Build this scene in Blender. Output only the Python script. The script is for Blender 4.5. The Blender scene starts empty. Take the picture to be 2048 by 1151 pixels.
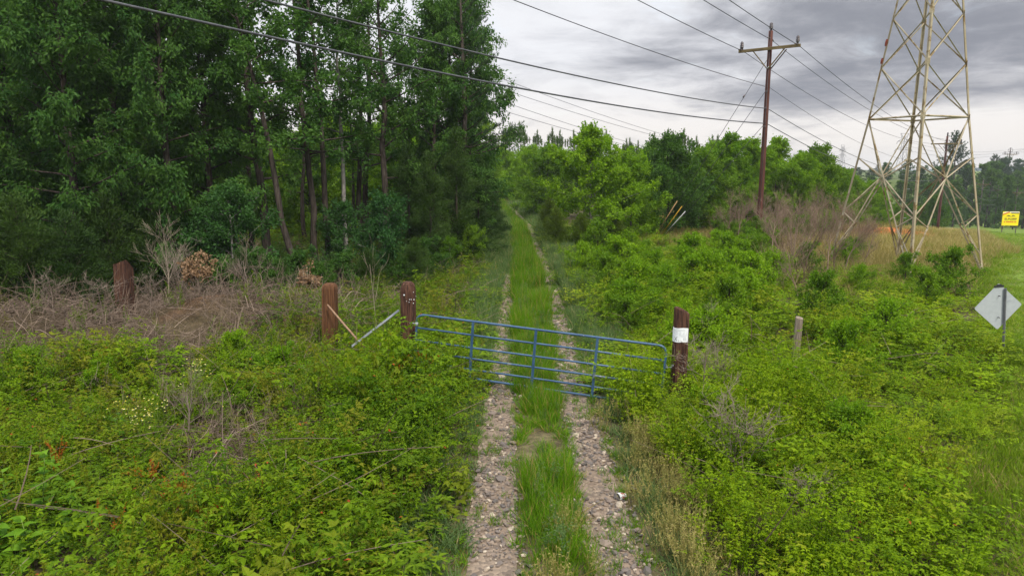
import bpy, math, random
import numpy as np
from mathutils import Vector, Matrix, Euler

random.seed(7)
RD = math.radians
sc = bpy.context.scene
col = sc.collection

# ------------------------------------------------------------------ camera
CAMH = 4.9
PITCH = RD(10.0)
FPX = 1365.0
cam_d = bpy.data.cameras.new('camera')
cam_d.sensor_width = 36.0
cam_d.lens = 36.0 * FPX / 2048.0
cam_d.clip_start = 0.1
cam_d.clip_end = 6000.0
cam = bpy.data.objects.new('camera', cam_d)
col.objects.link(cam)
cam.location = (0, 0, CAMH)
cam.rotation_euler = (math.pi / 2 - PITCH, 0, 0)
sc.camera = cam

# ------------------------------------------------------------------ light, sky, exposure
SUN_EL, SUN_AZ = RD(52), RD(150)          # azimuth clockwise from +Y (view direction)
SUN_STRENGTH = 1.5
SKY_STRENGTH = 0.1
EXPOSURE = 1.42

sun_d = bpy.data.lights.new('sun', 'SUN')
sun_d.energy = SUN_STRENGTH
sun_d.angle = RD(10)
sun_d.color = (1.0, 0.93, 0.80)
sun = bpy.data.objects.new('sun', sun_d)
col.objects.link(sun)
sdir = Vector((math.sin(SUN_AZ) * math.cos(SUN_EL), math.cos(SUN_AZ) * math.cos(SUN_EL), math.sin(SUN_EL)))
sun.rotation_euler = sdir.to_track_quat('Z', 'Y').to_euler()

world = bpy.data.worlds.new('World')
sc.world = world
world.use_nodes = True
wt = world.node_tree
wt.nodes.clear()


class NT:
    """little helper around a node tree"""
    def __init__(s, t):
        s.t = t

    def n(s, typ, **kw):
        nd = s.t.nodes.new(typ)
        for k, v in kw.items():
            setattr(nd, k, v)
        return nd

    def put(s, sock, v):
        if isinstance(v, bpy.types.NodeSocket):
            s.t.links.new(v, sock)
        elif v is not None:
            sock.default_value = v

    def math(s, op, a, b=None, c=None, clamp=False):
        nd = s.n('ShaderNodeMath', operation=op, use_clamp=clamp)
        for i, v in enumerate((a, b, c)):
            s.put(nd.inputs[i], v)
        return nd.outputs[0]

    def vmath(s, op, a, b=None):
        nd = s.n('ShaderNodeVectorMath', operation=op)
        s.put(nd.inputs[0], a)
        s.put(nd.inputs[1], b)
        return nd.outputs[0]

    def mix(s, fac, a, b, mode='MIX'):
        nd = s.n('ShaderNodeMix', data_type='RGBA', blend_type=mode)
        s.put(nd.inputs[0], fac)
        s.put(nd.inputs[6], a if isinstance(a, bpy.types.NodeSocket) else (*a, 1))
        s.put(nd.inputs[7], b if isinstance(b, bpy.types.NodeSocket) else (*b, 1))
        return nd.outputs[2]

    def smooth(s, v, lo, hi, a=0.0, b=1.0):
        nd = s.n('ShaderNodeMapRange', interpolation_type='SMOOTHSTEP')
        s.put(nd.inputs[0], v)
        for i, q in enumerate((lo, hi, a, b)):
            nd.inputs[1 + i].default_value = q
        return nd.outputs[0]

    def noise(s, vec, scale, detail=4.0, rough=0.55, dist=0.0):
        nd = s.n('ShaderNodeTexNoise')
        s.put(nd.inputs['Vector'], vec)
        nd.inputs['Scale'].default_value = scale
        nd.inputs['Detail'].default_value = detail
        nd.inputs['Roughness'].default_value = rough
        nd.inputs['Distortion'].default_value = dist
        return nd.outputs['Fac']


W = NT(wt)
tc = W.n('ShaderNodeTexCoord')
sep = W.n('ShaderNodeSeparateXYZ')
wt.links.new(tc.outputs['Generated'], sep.inputs[0])
dx, dy, dz = sep.outputs
up = W.math('MAXIMUM', dz, 0.0)
den = W.math('ADD', up, 0.16)
comb = W.n('ShaderNodeCombineXYZ')
W.put(comb.inputs[0], W.math('DIVIDE', dx, den))
W.put(comb.inputs[1], W.math('DIVIDE', dy, den))
plane = comb.outputs[0]
n_big = W.noise(plane, 0.85, 7, 0.58, 0.5)
n_mid = W.noise(plane, 2.9, 8, 0.62, 0.5)
n_soft = W.noise(plane, 0.25, 3, 0.5)
az = W.math('ARCTAN2', dx, dy)            # 0 straight ahead, + to the right
# a heavy cloud bank stands to the right of the view, brighter strip under it
bank = W.math('MULTIPLY', W.smooth(az, 0.00, 0.34), W.smooth(up, 0.045, 0.125))
cm = W.math('ADD', W.math('MULTIPLY', n_big, 1.15), W.math('MULTIPLY', n_mid, 0.50))
cm = W.math('ADD', cm, W.math('MULTIPLY', n_soft, 0.35))
cm = W.math('ADD', cm, W.math('MULTIPLY', bank, 0.33))
cloud_dark = W.smooth(cm, 0.98, 1.46)
warm = W.smooth(up, 0.0, 0.16, 1.0, 0.0)
light_c = W.mix(warm, (3.42, 3.46, 3.62), (3.80, 3.56, 3.32))
dark_c = (1.10, 1.15, 1.32)
cloud = W.mix(cloud_dark, light_c, dark_c)
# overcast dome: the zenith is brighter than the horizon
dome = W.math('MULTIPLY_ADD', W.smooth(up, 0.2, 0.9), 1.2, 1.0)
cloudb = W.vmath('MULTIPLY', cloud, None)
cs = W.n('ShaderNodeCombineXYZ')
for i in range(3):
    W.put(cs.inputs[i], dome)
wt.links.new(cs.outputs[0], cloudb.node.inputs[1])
sky = W.n('ShaderNodeTexSky', sky_type='NISHITA')
sky.sun_disc = False
sky.sun_elevation = SUN_EL
sky.sun_rotation = SUN_AZ
sky.air_density = 1.2
sky.dust_density = 1.5
cover = W.smooth(W.math('ADD', n_mid, n_soft), 0.72, 0.95, 0.86, 1.0)
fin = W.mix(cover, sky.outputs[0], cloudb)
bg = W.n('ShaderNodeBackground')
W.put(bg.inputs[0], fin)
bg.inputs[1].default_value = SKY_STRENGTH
wo = W.n('ShaderNodeOutputWorld')
wt.links.new(bg.outputs[0], wo.inputs[0])

sc.view_settings.view_transform = 'Standard'
sc.view_settings.look = 'None'
sc.view_settings.exposure = EXPOSURE
sc.view_settings.gamma = 1.0
sc.view_settings.use_curve_mapping = False
sc.render.engine = 'CYCLES'
cy = sc.cycles
cy.use_denoising = True
try:
    cy.denoiser = 'OPENIMAGEDENOISE'
    cy.denoising_input_passes = 'RGB_ALBEDO_NORMAL'
    cy.denoising_prefilter = 'ACCURATE'
except Exception:
    pass
cy.max_bounces = 6
cy.diffuse_bounces = 3
cy.glossy_bounces = 2
cy.transmission_bounces = 5
cy.use_adaptive_sampling = True
cy.adaptive_threshold = 0.01
cy.sample_clamp_indirect = 4

# ------------------------------------------------------------------ projection helpers
CO, SI = math.cos(PITCH), math.sin(PITCH)


def ray(px, py):
    a, b = (px - 1024) / FPX, (575.5 - py) / FPX
    return np.array([a, CO + b * SI, -SI + b * CO])


def at_y(px, py, Y):
    """point seen at photo pixel (px,py) at forward distance Y"""
    d = ray(px, py)
    return np.array([0, 0, CAMH]) + d * (Y / d[1])


def x_of(px, Y, z=0.0):
    """x at forward distance Y and height z that shows at photo column px"""
    depth = Y * CO - (z - CAMH) * SI
    return (px - 1024) / FPX * depth


def project(P):
    P = np.asarray(P, float)
    x, y, z = P[..., 0], P[..., 1], P[..., 2] - CAMH
    d = y * CO - z * SI
    u = y * SI + z * CO
    d = np.where(np.abs(d) < 1e-6, 1e-6, d)
    return 1024 + FPX * x / d, 575.5 - FPX * u / d, d


# ------------------------------------------------------------------ numpy noise
_rt = np.random.default_rng(11).random((256, 256))


def vnoise(x, y):
    x, y = np.asarray(x, float), np.asarray(y, float)
    xi, yi = np.floor(x).astype(int), np.floor(y).astype(int)
    fx, fy = x - xi, y - yi
    fx, fy = fx * fx * (3 - 2 * fx), fy * fy * (3 - 2 * fy)
    a = _rt[xi & 255, yi & 255]
    b = _rt[(xi + 1) & 255, yi & 255]
    c = _rt[xi & 255, (yi + 1) & 255]
    d = _rt[(xi + 1) & 255, (yi + 1) & 255]
    return (a * (1 - fx) + b * fx) * (1 - fy) + (c * (1 - fx) + d * fx) * fy


def fbm(x, y, o=3):
    s, w = 0, 0
    for i in range(o):
        k = 2 ** i
        s = s + vnoise(np.asarray(x) * k + 17.3 * i, np.asarray(y) * k - 9.1 * i) / k
        w += 1 / k
    return s / w


def sstep(v, a, b):
    t = np.clip((np.asarray(v, float) - a) / (b - a), 0, 1)
    return t * t * (3 - 2 * t)


# ------------------------------------------------------------------ lie of the land
def xc(y):
    """centre line of the drive"""
    y = np.asarray(y, float)
    return 0.55 + 0.12 * sstep(y, 14, 26) - 0.10 * sstep(y, 30, 50) - 2.3 * sstep(y, 52, 100) - 6 * sstep(y, 90, 150)


def lawn_edge(y):
    return 1.6 + 0.65 * np.asarray(y, float)


def ground(x, y):
    x, y = np.asarray(x, float), np.asarray(y, float)
    u = x * 0.62 + y * 0.78
    v = x * 0.78 - y * 0.62
    fall = -0.062 * np.clip(u - 48, 0, 215) * sstep(v, -46, -20)
    m = 1.0 * np.exp(-(((x + 9.5) / 1.9) ** 2 + ((y - 20.2) / 1.3) ** 2))
    m = m + 1.0 * np.exp(-(((x - 33.5) / 4.5) ** 2 + ((y - 61) / 1.8) ** 2))
    m = m + 0.6 * np.exp(-(((x + 6.1) / 1.5) ** 2 + ((y - 19.2) / 0.9) ** 2))
    for (mx, my, mr, mh) in ((-13.4, 18.6, 1.5, .95), (-11.0, 17.4, 1.1, .75), (-7.6, 21.0, 1.5, .6), (-15.8, 20.0, 1.6, .8)):
        m = m + mh * np.exp(-((x - mx) ** 2 + (y - my) ** 2 * 1.6) / mr ** 2)
    off = np.abs(x - xc(y))
    rough = (fbm(x * 0.3, y * 0.3) - 0.5) * 0.35 * sstep(off, 1.6, 4.5)
    return fall + m + rough


def gz(x, y):
    return float(ground(x, y))


def on_ground(px, py, dz=0.0):
    d = ray(px, py)
    t = 2.0
    while t < 400:
        p = np.array([0, 0, CAMH]) + d * t
        if p[2] <= gz(p[0], p[1]) + dz:
            return p
        t += 0.03 + t * 0.002
    return p


# ------------------------------------------------------------------ mesh building
class MB:
    def __init__(s):
        s.V, s.Q, s.T, s.tint, s.qm, s.tm, s.n = [], [], [], [], [], [], 0

    def add(s, V, Q=None, T=None, tint=0.5, m=0):
        V = np.asarray(V, float).reshape(-1, 3)
        if Q is not None and len(Q):
            Q = np.asarray(Q, int)
            s.Q.append(Q + s.n)
            s.qm.append(np.full(len(Q), m))
        if T is not None and len(T):
            T = np.asarray(T, int)
            s.T.append(T + s.n)
            s.tm.append(np.full(len(T), m))
        s.V.append(V)
        s.tint.append(np.broadcast_to(np.asarray(tint, float), (len(V),)).copy())
        s.n += len(V)

    def box(s, size, M=None, tint=0.5, m=0, bevel=0.0):
        sx, sy, sz = [q / 2 for q in size]
        if bevel <= 0:
            V = np.array([[x, y, z] for x in (-sx, sx) for y in (-sy, sy) for z in (-sz, sz)])
            Q = [[0, 1, 3, 2], [4, 6, 7, 5], [0, 4, 5, 1], [2, 3, 7, 6], [0, 2, 6, 4], [1, 5, 7, 3]]
            s.add(xf(V, M), Q, tint=tint, m=m)
        else:
            bm = bmesh.new()
            bmesh.ops.create_cube(bm, size=1.0)
            bmesh.ops.scale(bm, vec=(sx * 2, sy * 2, sz * 2), verts=bm.verts)
            bmesh.ops.bevel(bm, geom=bm.edges[:], offset=bevel, segments=2, affect='EDGES', profile=0.6)
            bm.verts.index_update()
            V = np.array([v.co for v in bm.verts])
            bmesh.ops.triangulate(bm, faces=[f for f in bm.faces if len(f.verts) > 4])
            Q = [[v.index for v in f.verts] for f in bm.faces if len(f.verts) == 4]
            T = [[v.index for v in f.verts] for f in bm.faces if len(f.verts) == 3]
            bm.free()
            s.add(xf(V, M), Q, T, tint=tint, m=m)

    def tube(s, pts, rad, sides=6, tint=0.5, m=0, caps=True):
        P = np.asarray(pts, float)
        n = len(P)
        r = np.broadcast_to(np.asarray(rad, float), (n,))
        D = np.gradient(P, axis=0)
        D /= np.linalg.norm(D, axis=1)[:, None] + 1e-9
        ref = np.array([0., 0., 1.]) if abs(D[:, 2]).mean() < 0.8 else np.array([1., 0., 0.])
        A = np.cross(D, ref)
        A /= np.linalg.norm(A, axis=1)[:, None] + 1e-9
        B = np.cross(D, A)
        th = np.arange(sides) * 2 * math.pi / sides
        V = P[:, None] + r[:, None, None] * (A[:, None] * np.cos(th)[None, :, None] + B[:, None] * np.sin(th)[None, :, None])
        V = V.reshape(-1, 3)
        i = np.arange(n - 1)[:, None] * sides
        j = np.arange(sides)[None]
        k = (j + 1) % sides
        Q = np.stack([i + j, i + k, i + sides + k, i + sides + j], -1).reshape(-1, 4)
        T = []
        if caps:
            V = np.vstack([V, P[0], P[-1]])
            c0, c1, b = len(V) - 2, len(V) - 1, (n - 1) * sides
            T = [[c0, (q + 1) % sides, q] for q in range(sides)] + [[c1, b + q, b + (q + 1) % sides] for q in range(sides)]
        s.add(V, Q, T, tint=tint, m=m)

    def lathe(s, prof, sides=10, M=None, tint=0.5, m=0):
        """prof: list of (r,z)"""
        P = np.array([[0, 0, z] for r, z in prof], float)
        th = np.arange(sides) * 2 * math.pi / sides
        V = np.array([[r * math.cos(t), r * math.sin(t), z] for r, z in prof for t in th])
        Q = [[i * sides + j, i * sides + (j + 1) % sides, (i + 1) * sides + (j + 1) % sides, (i + 1) * sides + j]
             for i in range(len(prof) - 1) for j in range(sides)]
        s.add(xf(V, M), Q, tint=tint, m=m)

    def leaves(s, P, A, N, L, Wd, fold=0.18, tint=0.5, m=0):
        """diamond leaf blades: base P, axis A, normal N"""
        P, A, N = np.asarray(P), np.asarray(A), np.asarray(N)
        n = len(P)
        A = A / (np.linalg.norm(A, axis=1)[:, None] + 1e-9)
        S = np.cross(A, N)
        S /= np.linalg.norm(S, axis=1)[:, None] + 1e-9
        N = np.cross(S, A)
        L = np.broadcast_to(np.asarray(L, float), (n,))[:, None]
        Wd = np.broadcast_to(np.asarray(Wd, float), (n,))[:, None]
        mid = P + A * L * 0.42
        up_ = N * Wd * fold
        V = np.stack([P, mid + S * Wd * 0.5 + up_, P + A * L - N * L * 0.1, mid - S * Wd * 0.5 + up_], 1).reshape(-1, 3)
        Q = np.arange(n * 4).reshape(-1, 4)
        s.add(V, Q, tint=np.repeat(np.broadcast_to(np.asarray(tint, float), (n,)), 4), m=m)

    def blades(s, P, D, B, L, Wd, tint=0.5, m=0):
        """two-segment grass blades: root P, direction D, bend vector B"""
        P, D, B = np.asarray(P), np.asarray(D), np.asarray(B)
        n = len(P)
        L = np.broadcast_to(np.asarray(L, float), (n,))[:, None]
        Wd = np.broadcast_to(np.asarray(Wd, float), (n,))[:, None]
        S = np.cross(D, B + 1e-4)
        S /= np.linalg.norm(S, axis=1)[:, None] + 1e-9
        q = P + D * L * 0.55 + B * L * 0.12
        t = P + D * L * 0.95 + B * L * 0.45
        V = np.stack([P - S * Wd / 2, P + S * Wd / 2, q - S * Wd * 0.4, q + S * Wd * 0.4, t], 1).reshape(-1, 3)
        o = np.arange(n)[:, None] * 5
        Q = o + np.array([0, 1, 3, 2])
        T = o + np.array([2, 3, 4])
        s.add(V, Q, T, tint=np.repeat(np.broadcast_to(np.asarray(tint, float), (n,)), 5), m=m)

    def mesh(s, name, mats, smooth=False):
        me = bpy.data.meshes.new(name)
        V = np.vstack(s.V) if s.V else np.zeros((0, 3))
        Q = np.vstack(s.Q) if s.Q else np.zeros((0, 4), int)
        T = np.vstack(s.T) if s.T else np.zeros((0, 3), int)
        nl = Q.size + T.size
        me.vertices.add(len(V))
        me.vertices.foreach_set('co', V.ravel())
        me.loops.add(nl)
        me.loops.foreach_set('vertex_index', np.concatenate([Q.ravel(), T.ravel()]).astype(np.int32))
        me.polygons.add(len(Q) + len(T))
        st = np.concatenate([np.arange(len(Q)) * 4, Q.size + np.arange(len(T)) * 3]).astype(np.int32)
        me.polygons.foreach_set('loop_start', st)
        for mt in mats if isinstance(mats, (list, tuple)) else [mats]:
            me.materials.append(mt)
        mi = np.concatenate([np.concatenate(s.qm) if s.qm else np.zeros(0), np.concatenate(s.tm) if s.tm else np.zeros(0)]).astype(np.int32)
        me.polygons.foreach_set('material_index', mi)
        me.polygons.foreach_set('use_smooth', np.full(len(mi), bool(smooth)))
        a = me.attributes.new('tint', 'FLOAT', 'POINT')
        a.data.foreach_set('value', np.concatenate(s.tint) if s.tint else np.zeros(0))
        me.update(calc_edges=True)
        return me

    def build(s, name, mats, parent=None, smooth=False, loc=None):
        o = bpy.data.objects.new(name, s.mesh(name, mats, smooth))
        col.objects.link(o)
        if parent is not None:
            o.parent = parent
        if loc is not None:
            o.location = loc
        return o


import bmesh


def xf(V, M):
    if M is None:
        return V
    M = np.array(M)
    return V @ M[:3, :3].T + M[:3, 3]


def frame(p, q, upv=(0, 0, 1)):
    """matrix at mid p-q with local Z along p->q"""
    p, q = Vector(p), Vector(q)
    d = (q - p).normalized()
    x = Vector(upv).cross(d)
    if x.length < 1e-4:
        x = Vector((1, 0, 0)).cross(d)
    x.normalize()
    y = d.cross(x)
    M = Matrix((x, y, d)).transposed().to_4x4()
    M.translation = (p + q) / 2
    return M


def empty(name, loc=(0, 0, 0), rz=0.0, sc_=1.0):
    o = bpy.data.objects.new(name, None)
    o.empty_display_size = 0.2
    col.objects.link(o)
    o.location = loc
    o.rotation_euler = (0, 0, rz)
    o.scale = (sc_,) * 3
    return o


def tag(o, label, cat=None, group=None, kind=None):
    if label:
        o['label'] = label
    if cat:
        o['category'] = cat
    if group:
        o['group'] = group
    if kind:
        o['kind'] = kind
    return o


KIDS = {}


def copy_tree(root):
    r = root.copy()
    col.objects.link(r)
    st = [(root, r)]
    while st:
        a, b = st.pop()
        for ch in a.children:
            c = ch.copy()
            col.objects.link(c)
            c.parent = b
            st.append((ch, c))
    return r


# ------------------------------------------------------------------ materials
def new_mat(name):
    m = bpy.data.materials.new(name)
    m.use_nodes = True
    t = m.node_tree
    t.nodes.clear()
    return m, NT(t)


def finish(m, N, bsdf):
    o = N.n('ShaderNodeOutputMaterial')
    m.node_tree.links.new(bsdf, o.inputs[0])
    return m


def attr(N, name, inst=False):
    a = N.n('ShaderNodeAttribute')
    a.attribute_type = 'INSTANCER' if inst else 'GEOMETRY'
    a.attribute_name = name
    return a.outputs['Fac']


def leaf_mat(name, ca, cb, accent=None, inst=False, transl=0.38, amt=0.985, gloss=0.10, rough=0.5, olive=None):
    """foliage: colour runs from ca to cb by leaf and by plant; a few leaves turned (accent)"""
    m, N = new_mat(name)
    t = attr(N, 'tint')
    i = attr(N, 'itint', True) if inst else N.n('ShaderNodeObjectInfo').outputs['Random']
    f = N.math('ADD', N.math('MULTIPLY_ADD', t, 0.62, -0.06), N.math('MULTIPLY', i, 0.46), clamp=True)
    c = N.mix(f, ca, cb)
    if olive:
        r = N.math('FRACT', N.math('MULTIPLY', i, 17.31))
        c = N.mix(N.smooth(r, 0.55, 1.0, 0.0, 0.75), c, olive)
    if accent:
        c = N.mix(N.math('GREATER_THAN', t, amt), c, accent)
    p = N.n('ShaderNodeBsdfPrincipled')
    N.put(p.inputs['Base Color'], c)
    p.inputs['Roughness'].default_value = rough
    p.inputs['Specular IOR Level'].default_value = gloss
    tr = N.n('ShaderNodeBsdfTranslucent')
    N.put(tr.inputs[0], N.mix(1.0, c, (1.05, 1.2, 0.55), 'MULTIPLY'))
    ms = N.n('ShaderNodeMixShader')
    ms.inputs[0].default_value = transl
    m.node_tree.links.new(p.outputs[0], ms.inputs[1])
    m.node_tree.links.new(tr.outputs[0], ms.inputs[2])
    return finish(m, N, ms.outputs[0])


def plain_mat(name, ca, cb, scale=6.0, rough=0.8, spec=0.25, stretch=(1, 1, 1), bump=0.0, metal=0.0, cc=None, ccamt=0.62, detail=5, bscale=None):
    """two-tone mottled surface in object space, optional third tone in blotches"""
    m, N = new_mat(name)
    t = N.n('ShaderNodeTexCoord')
    mp = N.n('ShaderNodeMapping')
    mp.inputs['Scale'].default_value = stretch
    m.node_tree.links.new(t.outputs['Object'], mp.inputs[0])
    v = mp.outputs[0]
    n = N.noise(v, scale, detail, 0.6)
    c = N.mix(N.smooth(n, 0.32, 0.68), ca, cb)
    if cc:
        n2 = N.noise(v, scale * 0.37 + 1.3, 4, 0.65, 0.5)
        c = N.mix(N.smooth(n2, ccamt, ccamt + 0.08), c, cc)
    p = N.n('ShaderNodeBsdfPrincipled')
    N.put(p.inputs['Base Color'], c)
    p.inputs['Roughness'].default_value = rough
    p.inputs['Specular IOR Level'].default_value = spec
    p.inputs['Metallic'].default_value = metal
    if bump > 0:
        b = N.n('ShaderNodeBump')
        b.inputs['Strength'].default_value = bump
        b.inputs['Distance'].default_value = 0.02
        N.put(b.inputs['Height'], N.noise(v, bscale or scale * 2, 5, 0.6))
        m.node_tree.links.new(b.outputs[0], p.inputs['Normal'])
    return finish(m, N, p.outputs[0])


M = {}
# woodland foliage (dark, cool), sunny foliage (lime), conifers
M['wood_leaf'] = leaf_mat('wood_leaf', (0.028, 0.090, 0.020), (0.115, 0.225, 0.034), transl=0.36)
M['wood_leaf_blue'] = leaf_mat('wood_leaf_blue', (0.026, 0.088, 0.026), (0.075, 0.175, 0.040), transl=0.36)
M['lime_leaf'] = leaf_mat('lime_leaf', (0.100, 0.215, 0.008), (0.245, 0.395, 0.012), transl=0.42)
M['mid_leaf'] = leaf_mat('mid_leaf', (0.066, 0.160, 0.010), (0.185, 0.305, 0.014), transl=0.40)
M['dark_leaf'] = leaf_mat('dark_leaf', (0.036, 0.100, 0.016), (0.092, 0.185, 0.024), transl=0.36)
M['far_leaf'] = leaf_mat('far_leaf', (0.050, 0.115, 0.026), (0.120, 0.210, 0.036), transl=0.3)
M['far_dark_leaf'] = leaf_mat('far_dark_leaf', (0.034, 0.080, 0.036), (0.075, 0.140, 0.048), transl=0.3)
M['pine_needle'] = leaf_mat('pine_needle', (0.050, 0.110, 0.026), (0.125, 0.185, 0.045), transl=0.2)
M['old_pine'] = leaf_mat('old_pine', (0.026, 0.060, 0.030), (0.060, 0.105, 0.040), transl=0.2)
M['cedar'] = leaf_mat('cedar', (0.022, 0.056, 0.014), (0.070, 0.125, 0.024), transl=0.25)
M['cedar_olive'] = leaf_mat('cedar_olive', (0.060, 0.110, 0.012), (0.130, 0.180, 0.020), transl=0.3)
# ground cover (instanced)
M['bramble_left'] = leaf_mat('bramble_left', (0.040, 0.112, 0.006), (0.215, 0.330, 0.008), (0.42, 0.09, 0.03), True, 0.36, 0.9990, olive=(0.200, 0.190, 0.016))
M['bramble_right'] = leaf_mat('bramble_right', (0.062, 0.145, 0.004), (0.290, 0.420, 0.006), (0.40, 0.13, 0.03), True, 0.38, 0.9990, olive=(0.270, 0.310, 0.016))
M['grass'] = leaf_mat('grass_blade', (0.060, 0.160, 0.008), (0.175, 0.330, 0.008), (0.36, 0.27, 0.09), True, 0.42, 0.90)
M['grass_blue'] = leaf_mat('grass_blue', (0.085, 0.150, 0.050), (0.150, 0.230, 0.075), (0.36, 0.30, 0.15), True, 0.36, 0.95)
M['dry_grass'] = leaf_mat('dry_grass', (0.210, 0.200, 0.060), (0.430, 0.330, 0.150), None, True, 0.3)
M['tan_weed'] = leaf_mat('tan_weed', (0.200, 0.235, 0.050), (0.500, 0.390, 0.170), None, True, 0.3)
M['turf'] = leaf_mat('turf', (0.100, 0.185, 0.012), (0.240, 0.330, 0.018), (0.36, 0.28, 0.11), True, 0.36, 0.95)
M['dead_twig'] = leaf_mat('dead_twig', (0.070, 0.048, 0.038), (0.310, 0.240, 0.190), None, True, 0.0, gloss=0.1, rough=0.9)
M['dead_purple'] = leaf_mat('dead_purple', (0.105, 0.068, 0.048), (0.265, 0.185, 0.130), None, True, 0.0, gloss=0.1, rough=0.9)
M['big_leaf'] = leaf_mat('big_leaf', (0.085, 0.205, 0.010), (0.165, 0.320, 0.018), None, False, 0.42)
M['dry_leaf'] = leaf_mat('dry_leaf', (0.190, 0.110, 0.060), (0.400, 0.270, 0.170), None, False, 0.2)
M['bare_bark'] = plain_mat('bare_bark', (0.15, 0.115, 0.095), (0.27, 0.22, 0.185), 9, 0.9, 0.1, (1, 1, .3))
M['bare_pale'] = plain_mat('bare_pale', (0.24, 0.20, 0.15), (0.36, 0.305, 0.24), 9, 0.9, 0.1, (1, 1, .3))
M['bare_purple'] = plain_mat('bare_purple', (0.15, 0.105, 0.075), (0.28, 0.205, 0.155), 9, 0.9, 0.1, (1, 1, .3))
M['bark'] = plain_mat('bark', (0.030, 0.024, 0.020), (0.085, 0.070, 0.060), 5, 0.95, 0.1, (2.5, 2.5, .4), 0.8)
M['bark_grey'] = plain_mat('bark_grey', (0.16, 0.15, 0.14), (0.30, 0.285, 0.265), 5, 0.95, 0.1, (1.5, 1.5, .8), 0.4)
M['daisy'] = plain_mat('daisy_petal', (0.78, 0.77, 0.72), (0.85, 0.84, 0.80), 20, 0.7)
# made things
M['gate_blue'] = plain_mat('gate_blue', (0.026, 0.070, 0.155), (0.048, 0.108, 0.205), 3, 0.42, 0.5, cc=(0.17, 0.20, 0.235), ccamt=0.60, bump=0.05)
M['timber_dark'] = plain_mat('timber_dark', (0.030, 0.015, 0.012), (0.115, 0.055, 0.036), 5, 0.85, 0.2, (6, 6, .5), 0.7, cc=(0.16, 0.09, 0.05), ccamt=0.6)
M['timber_brown'] = plain_mat('timber_brown', (0.062, 0.027, 0.014), (0.150, 0.070, 0.032), 4, 0.85, 0.2, (6, 6, .4), 0.6, cc=(0.045, 0.018, 0.010), ccamt=0.6)
M['timber_grey'] = plain_mat('timber_grey', (0.15, 0.12, 0.095), (0.32, 0.265, 0.215), 4, 0.9, 0.1, (7, 7, .4), 0.7)
M['pole_wood'] = plain_mat('pole_wood', (0.066, 0.027, 0.022), (0.122, 0.052, 0.042), 3, 0.9, 0.15, (5, 5, .25), 0.5)
M['arm_wood'] = plain_mat('arm_wood', (0.100, 0.075, 0.038), (0.210, 0.160, 0.080), 4, 0.9, 0.1, (.6, 5, 5), 0.5)
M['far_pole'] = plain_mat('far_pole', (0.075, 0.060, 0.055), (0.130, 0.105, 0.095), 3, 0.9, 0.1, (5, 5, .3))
M['insulator'] = plain_mat('insulator', (0.075, 0.062, 0.070), (0.16, 0.13, 0.14), 8, 0.25, 0.5)
M['wire'] = plain_mat('wire_black', (0.022, 0.020, 0.026), (0.045, 0.042, 0.050), 5, 0.6, 0.3)
M['cable_grey'] = plain_mat('cable_grey', (0.045, 0.047, 0.060), (0.085, 0.088, 0.100), 5, 0.5, 0.4)
M['galv'] = plain_mat('galvanised_tower', (0.27, 0.222, 0.140), (0.42, 0.365, 0.265), 0.8, 0.6, 0.3, cc=(0.20, 0.135, 0.055), ccamt=0.54, bump=0.1)
M['galv_bright'] = plain_mat('galvanised_bright', (0.26, 0.285, 0.33), (0.40, 0.43, 0.48), 3, 0.45, 0.5, cc=(0.25, 0.22, 0.2), ccamt=0.6)
M['rust'] = plain_mat('rust_paint', (0.15, 0.03, 0.020), (0.24, 0.06, 0.03), 20, 0.8)
M['far_steel'] = plain_mat('far_steel', (0.13, 0.13, 0.15), (0.21, 0.21, 0.235), 1, 0.6)
M['sign_back'] = plain_mat('sign_back', (0.37, 0.40, 0.44), (0.41, 0.44, 0.48), 9, 0.7, 0.2)
M['sign_dark'] = plain_mat('sign_dark', (0.018, 0.018, 0.02), (0.04, 0.04, 0.045), 5, 0.6)
M['sign_post'] = plain_mat('sign_post', (0.105, 0.11, 0.13), (0.19, 0.195, 0.215), 4, 0.6, 0.4, metal=0.2)
M['paper'] = plain_mat('paper', (0.72, 0.76, 0.80), (0.80, 0.83, 0.86), 6, 0.85)
M['ink'] = plain_mat('ink', (0.24, 0.27, 0.31), (0.34, 0.37, 0.41), 30, 0.8)
M['ink_dark'] = plain_mat('ink_dark', (0.03, 0.035, 0.05), (0.07, 0.07, 0.09), 30, 0.8)
M['yellow'] = plain_mat('sign_yellow', (0.80, 0.66, 0.010), (0.86, 0.73, 0.015), 2, 0.5)
M['yellow_guard'] = plain_mat('guard_yellow', (0.42, 0.25, 0.015), (0.52, 0.32, 0.02), 3, 0.5)
M['white_guard'] = plain_mat('guard_white', (0.42, 0.42, 0.43), (0.52, 0.52, 0.53), 3, 0.5)
M['orange_guard'] = plain_mat('guard_orange', (0.36, 0.22, 0.10), (0.46, 0.29, 0.14), 3, 0.6)
M['sign_red'] = plain_mat('sign_red', (0.60, 0.07, 0.02), (0.68, 0.11, 0.03), 2, 0.5)
M['sign_white'] = plain_mat('sign_white', (0.78, 0.78, 0.76), (0.82, 0.82, 0.80), 2, 0.5)
M['stick'] = plain_mat('stick_wood', (0.22, 0.135, 0.085), (0.33, 0.22, 0.14), 4, 0.8, 0.2, (5, 5, .5))
M['cup'] = plain_mat('cup_white', (0.74, 0.74, 0.76), (0.82, 0.82, 0.83), 6, 0.45)
M['cup_red'] = plain_mat('cup_red', (0.50, 0.13, 0.10), (0.62, 0.22, 0.17), 6, 0.5)

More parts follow.
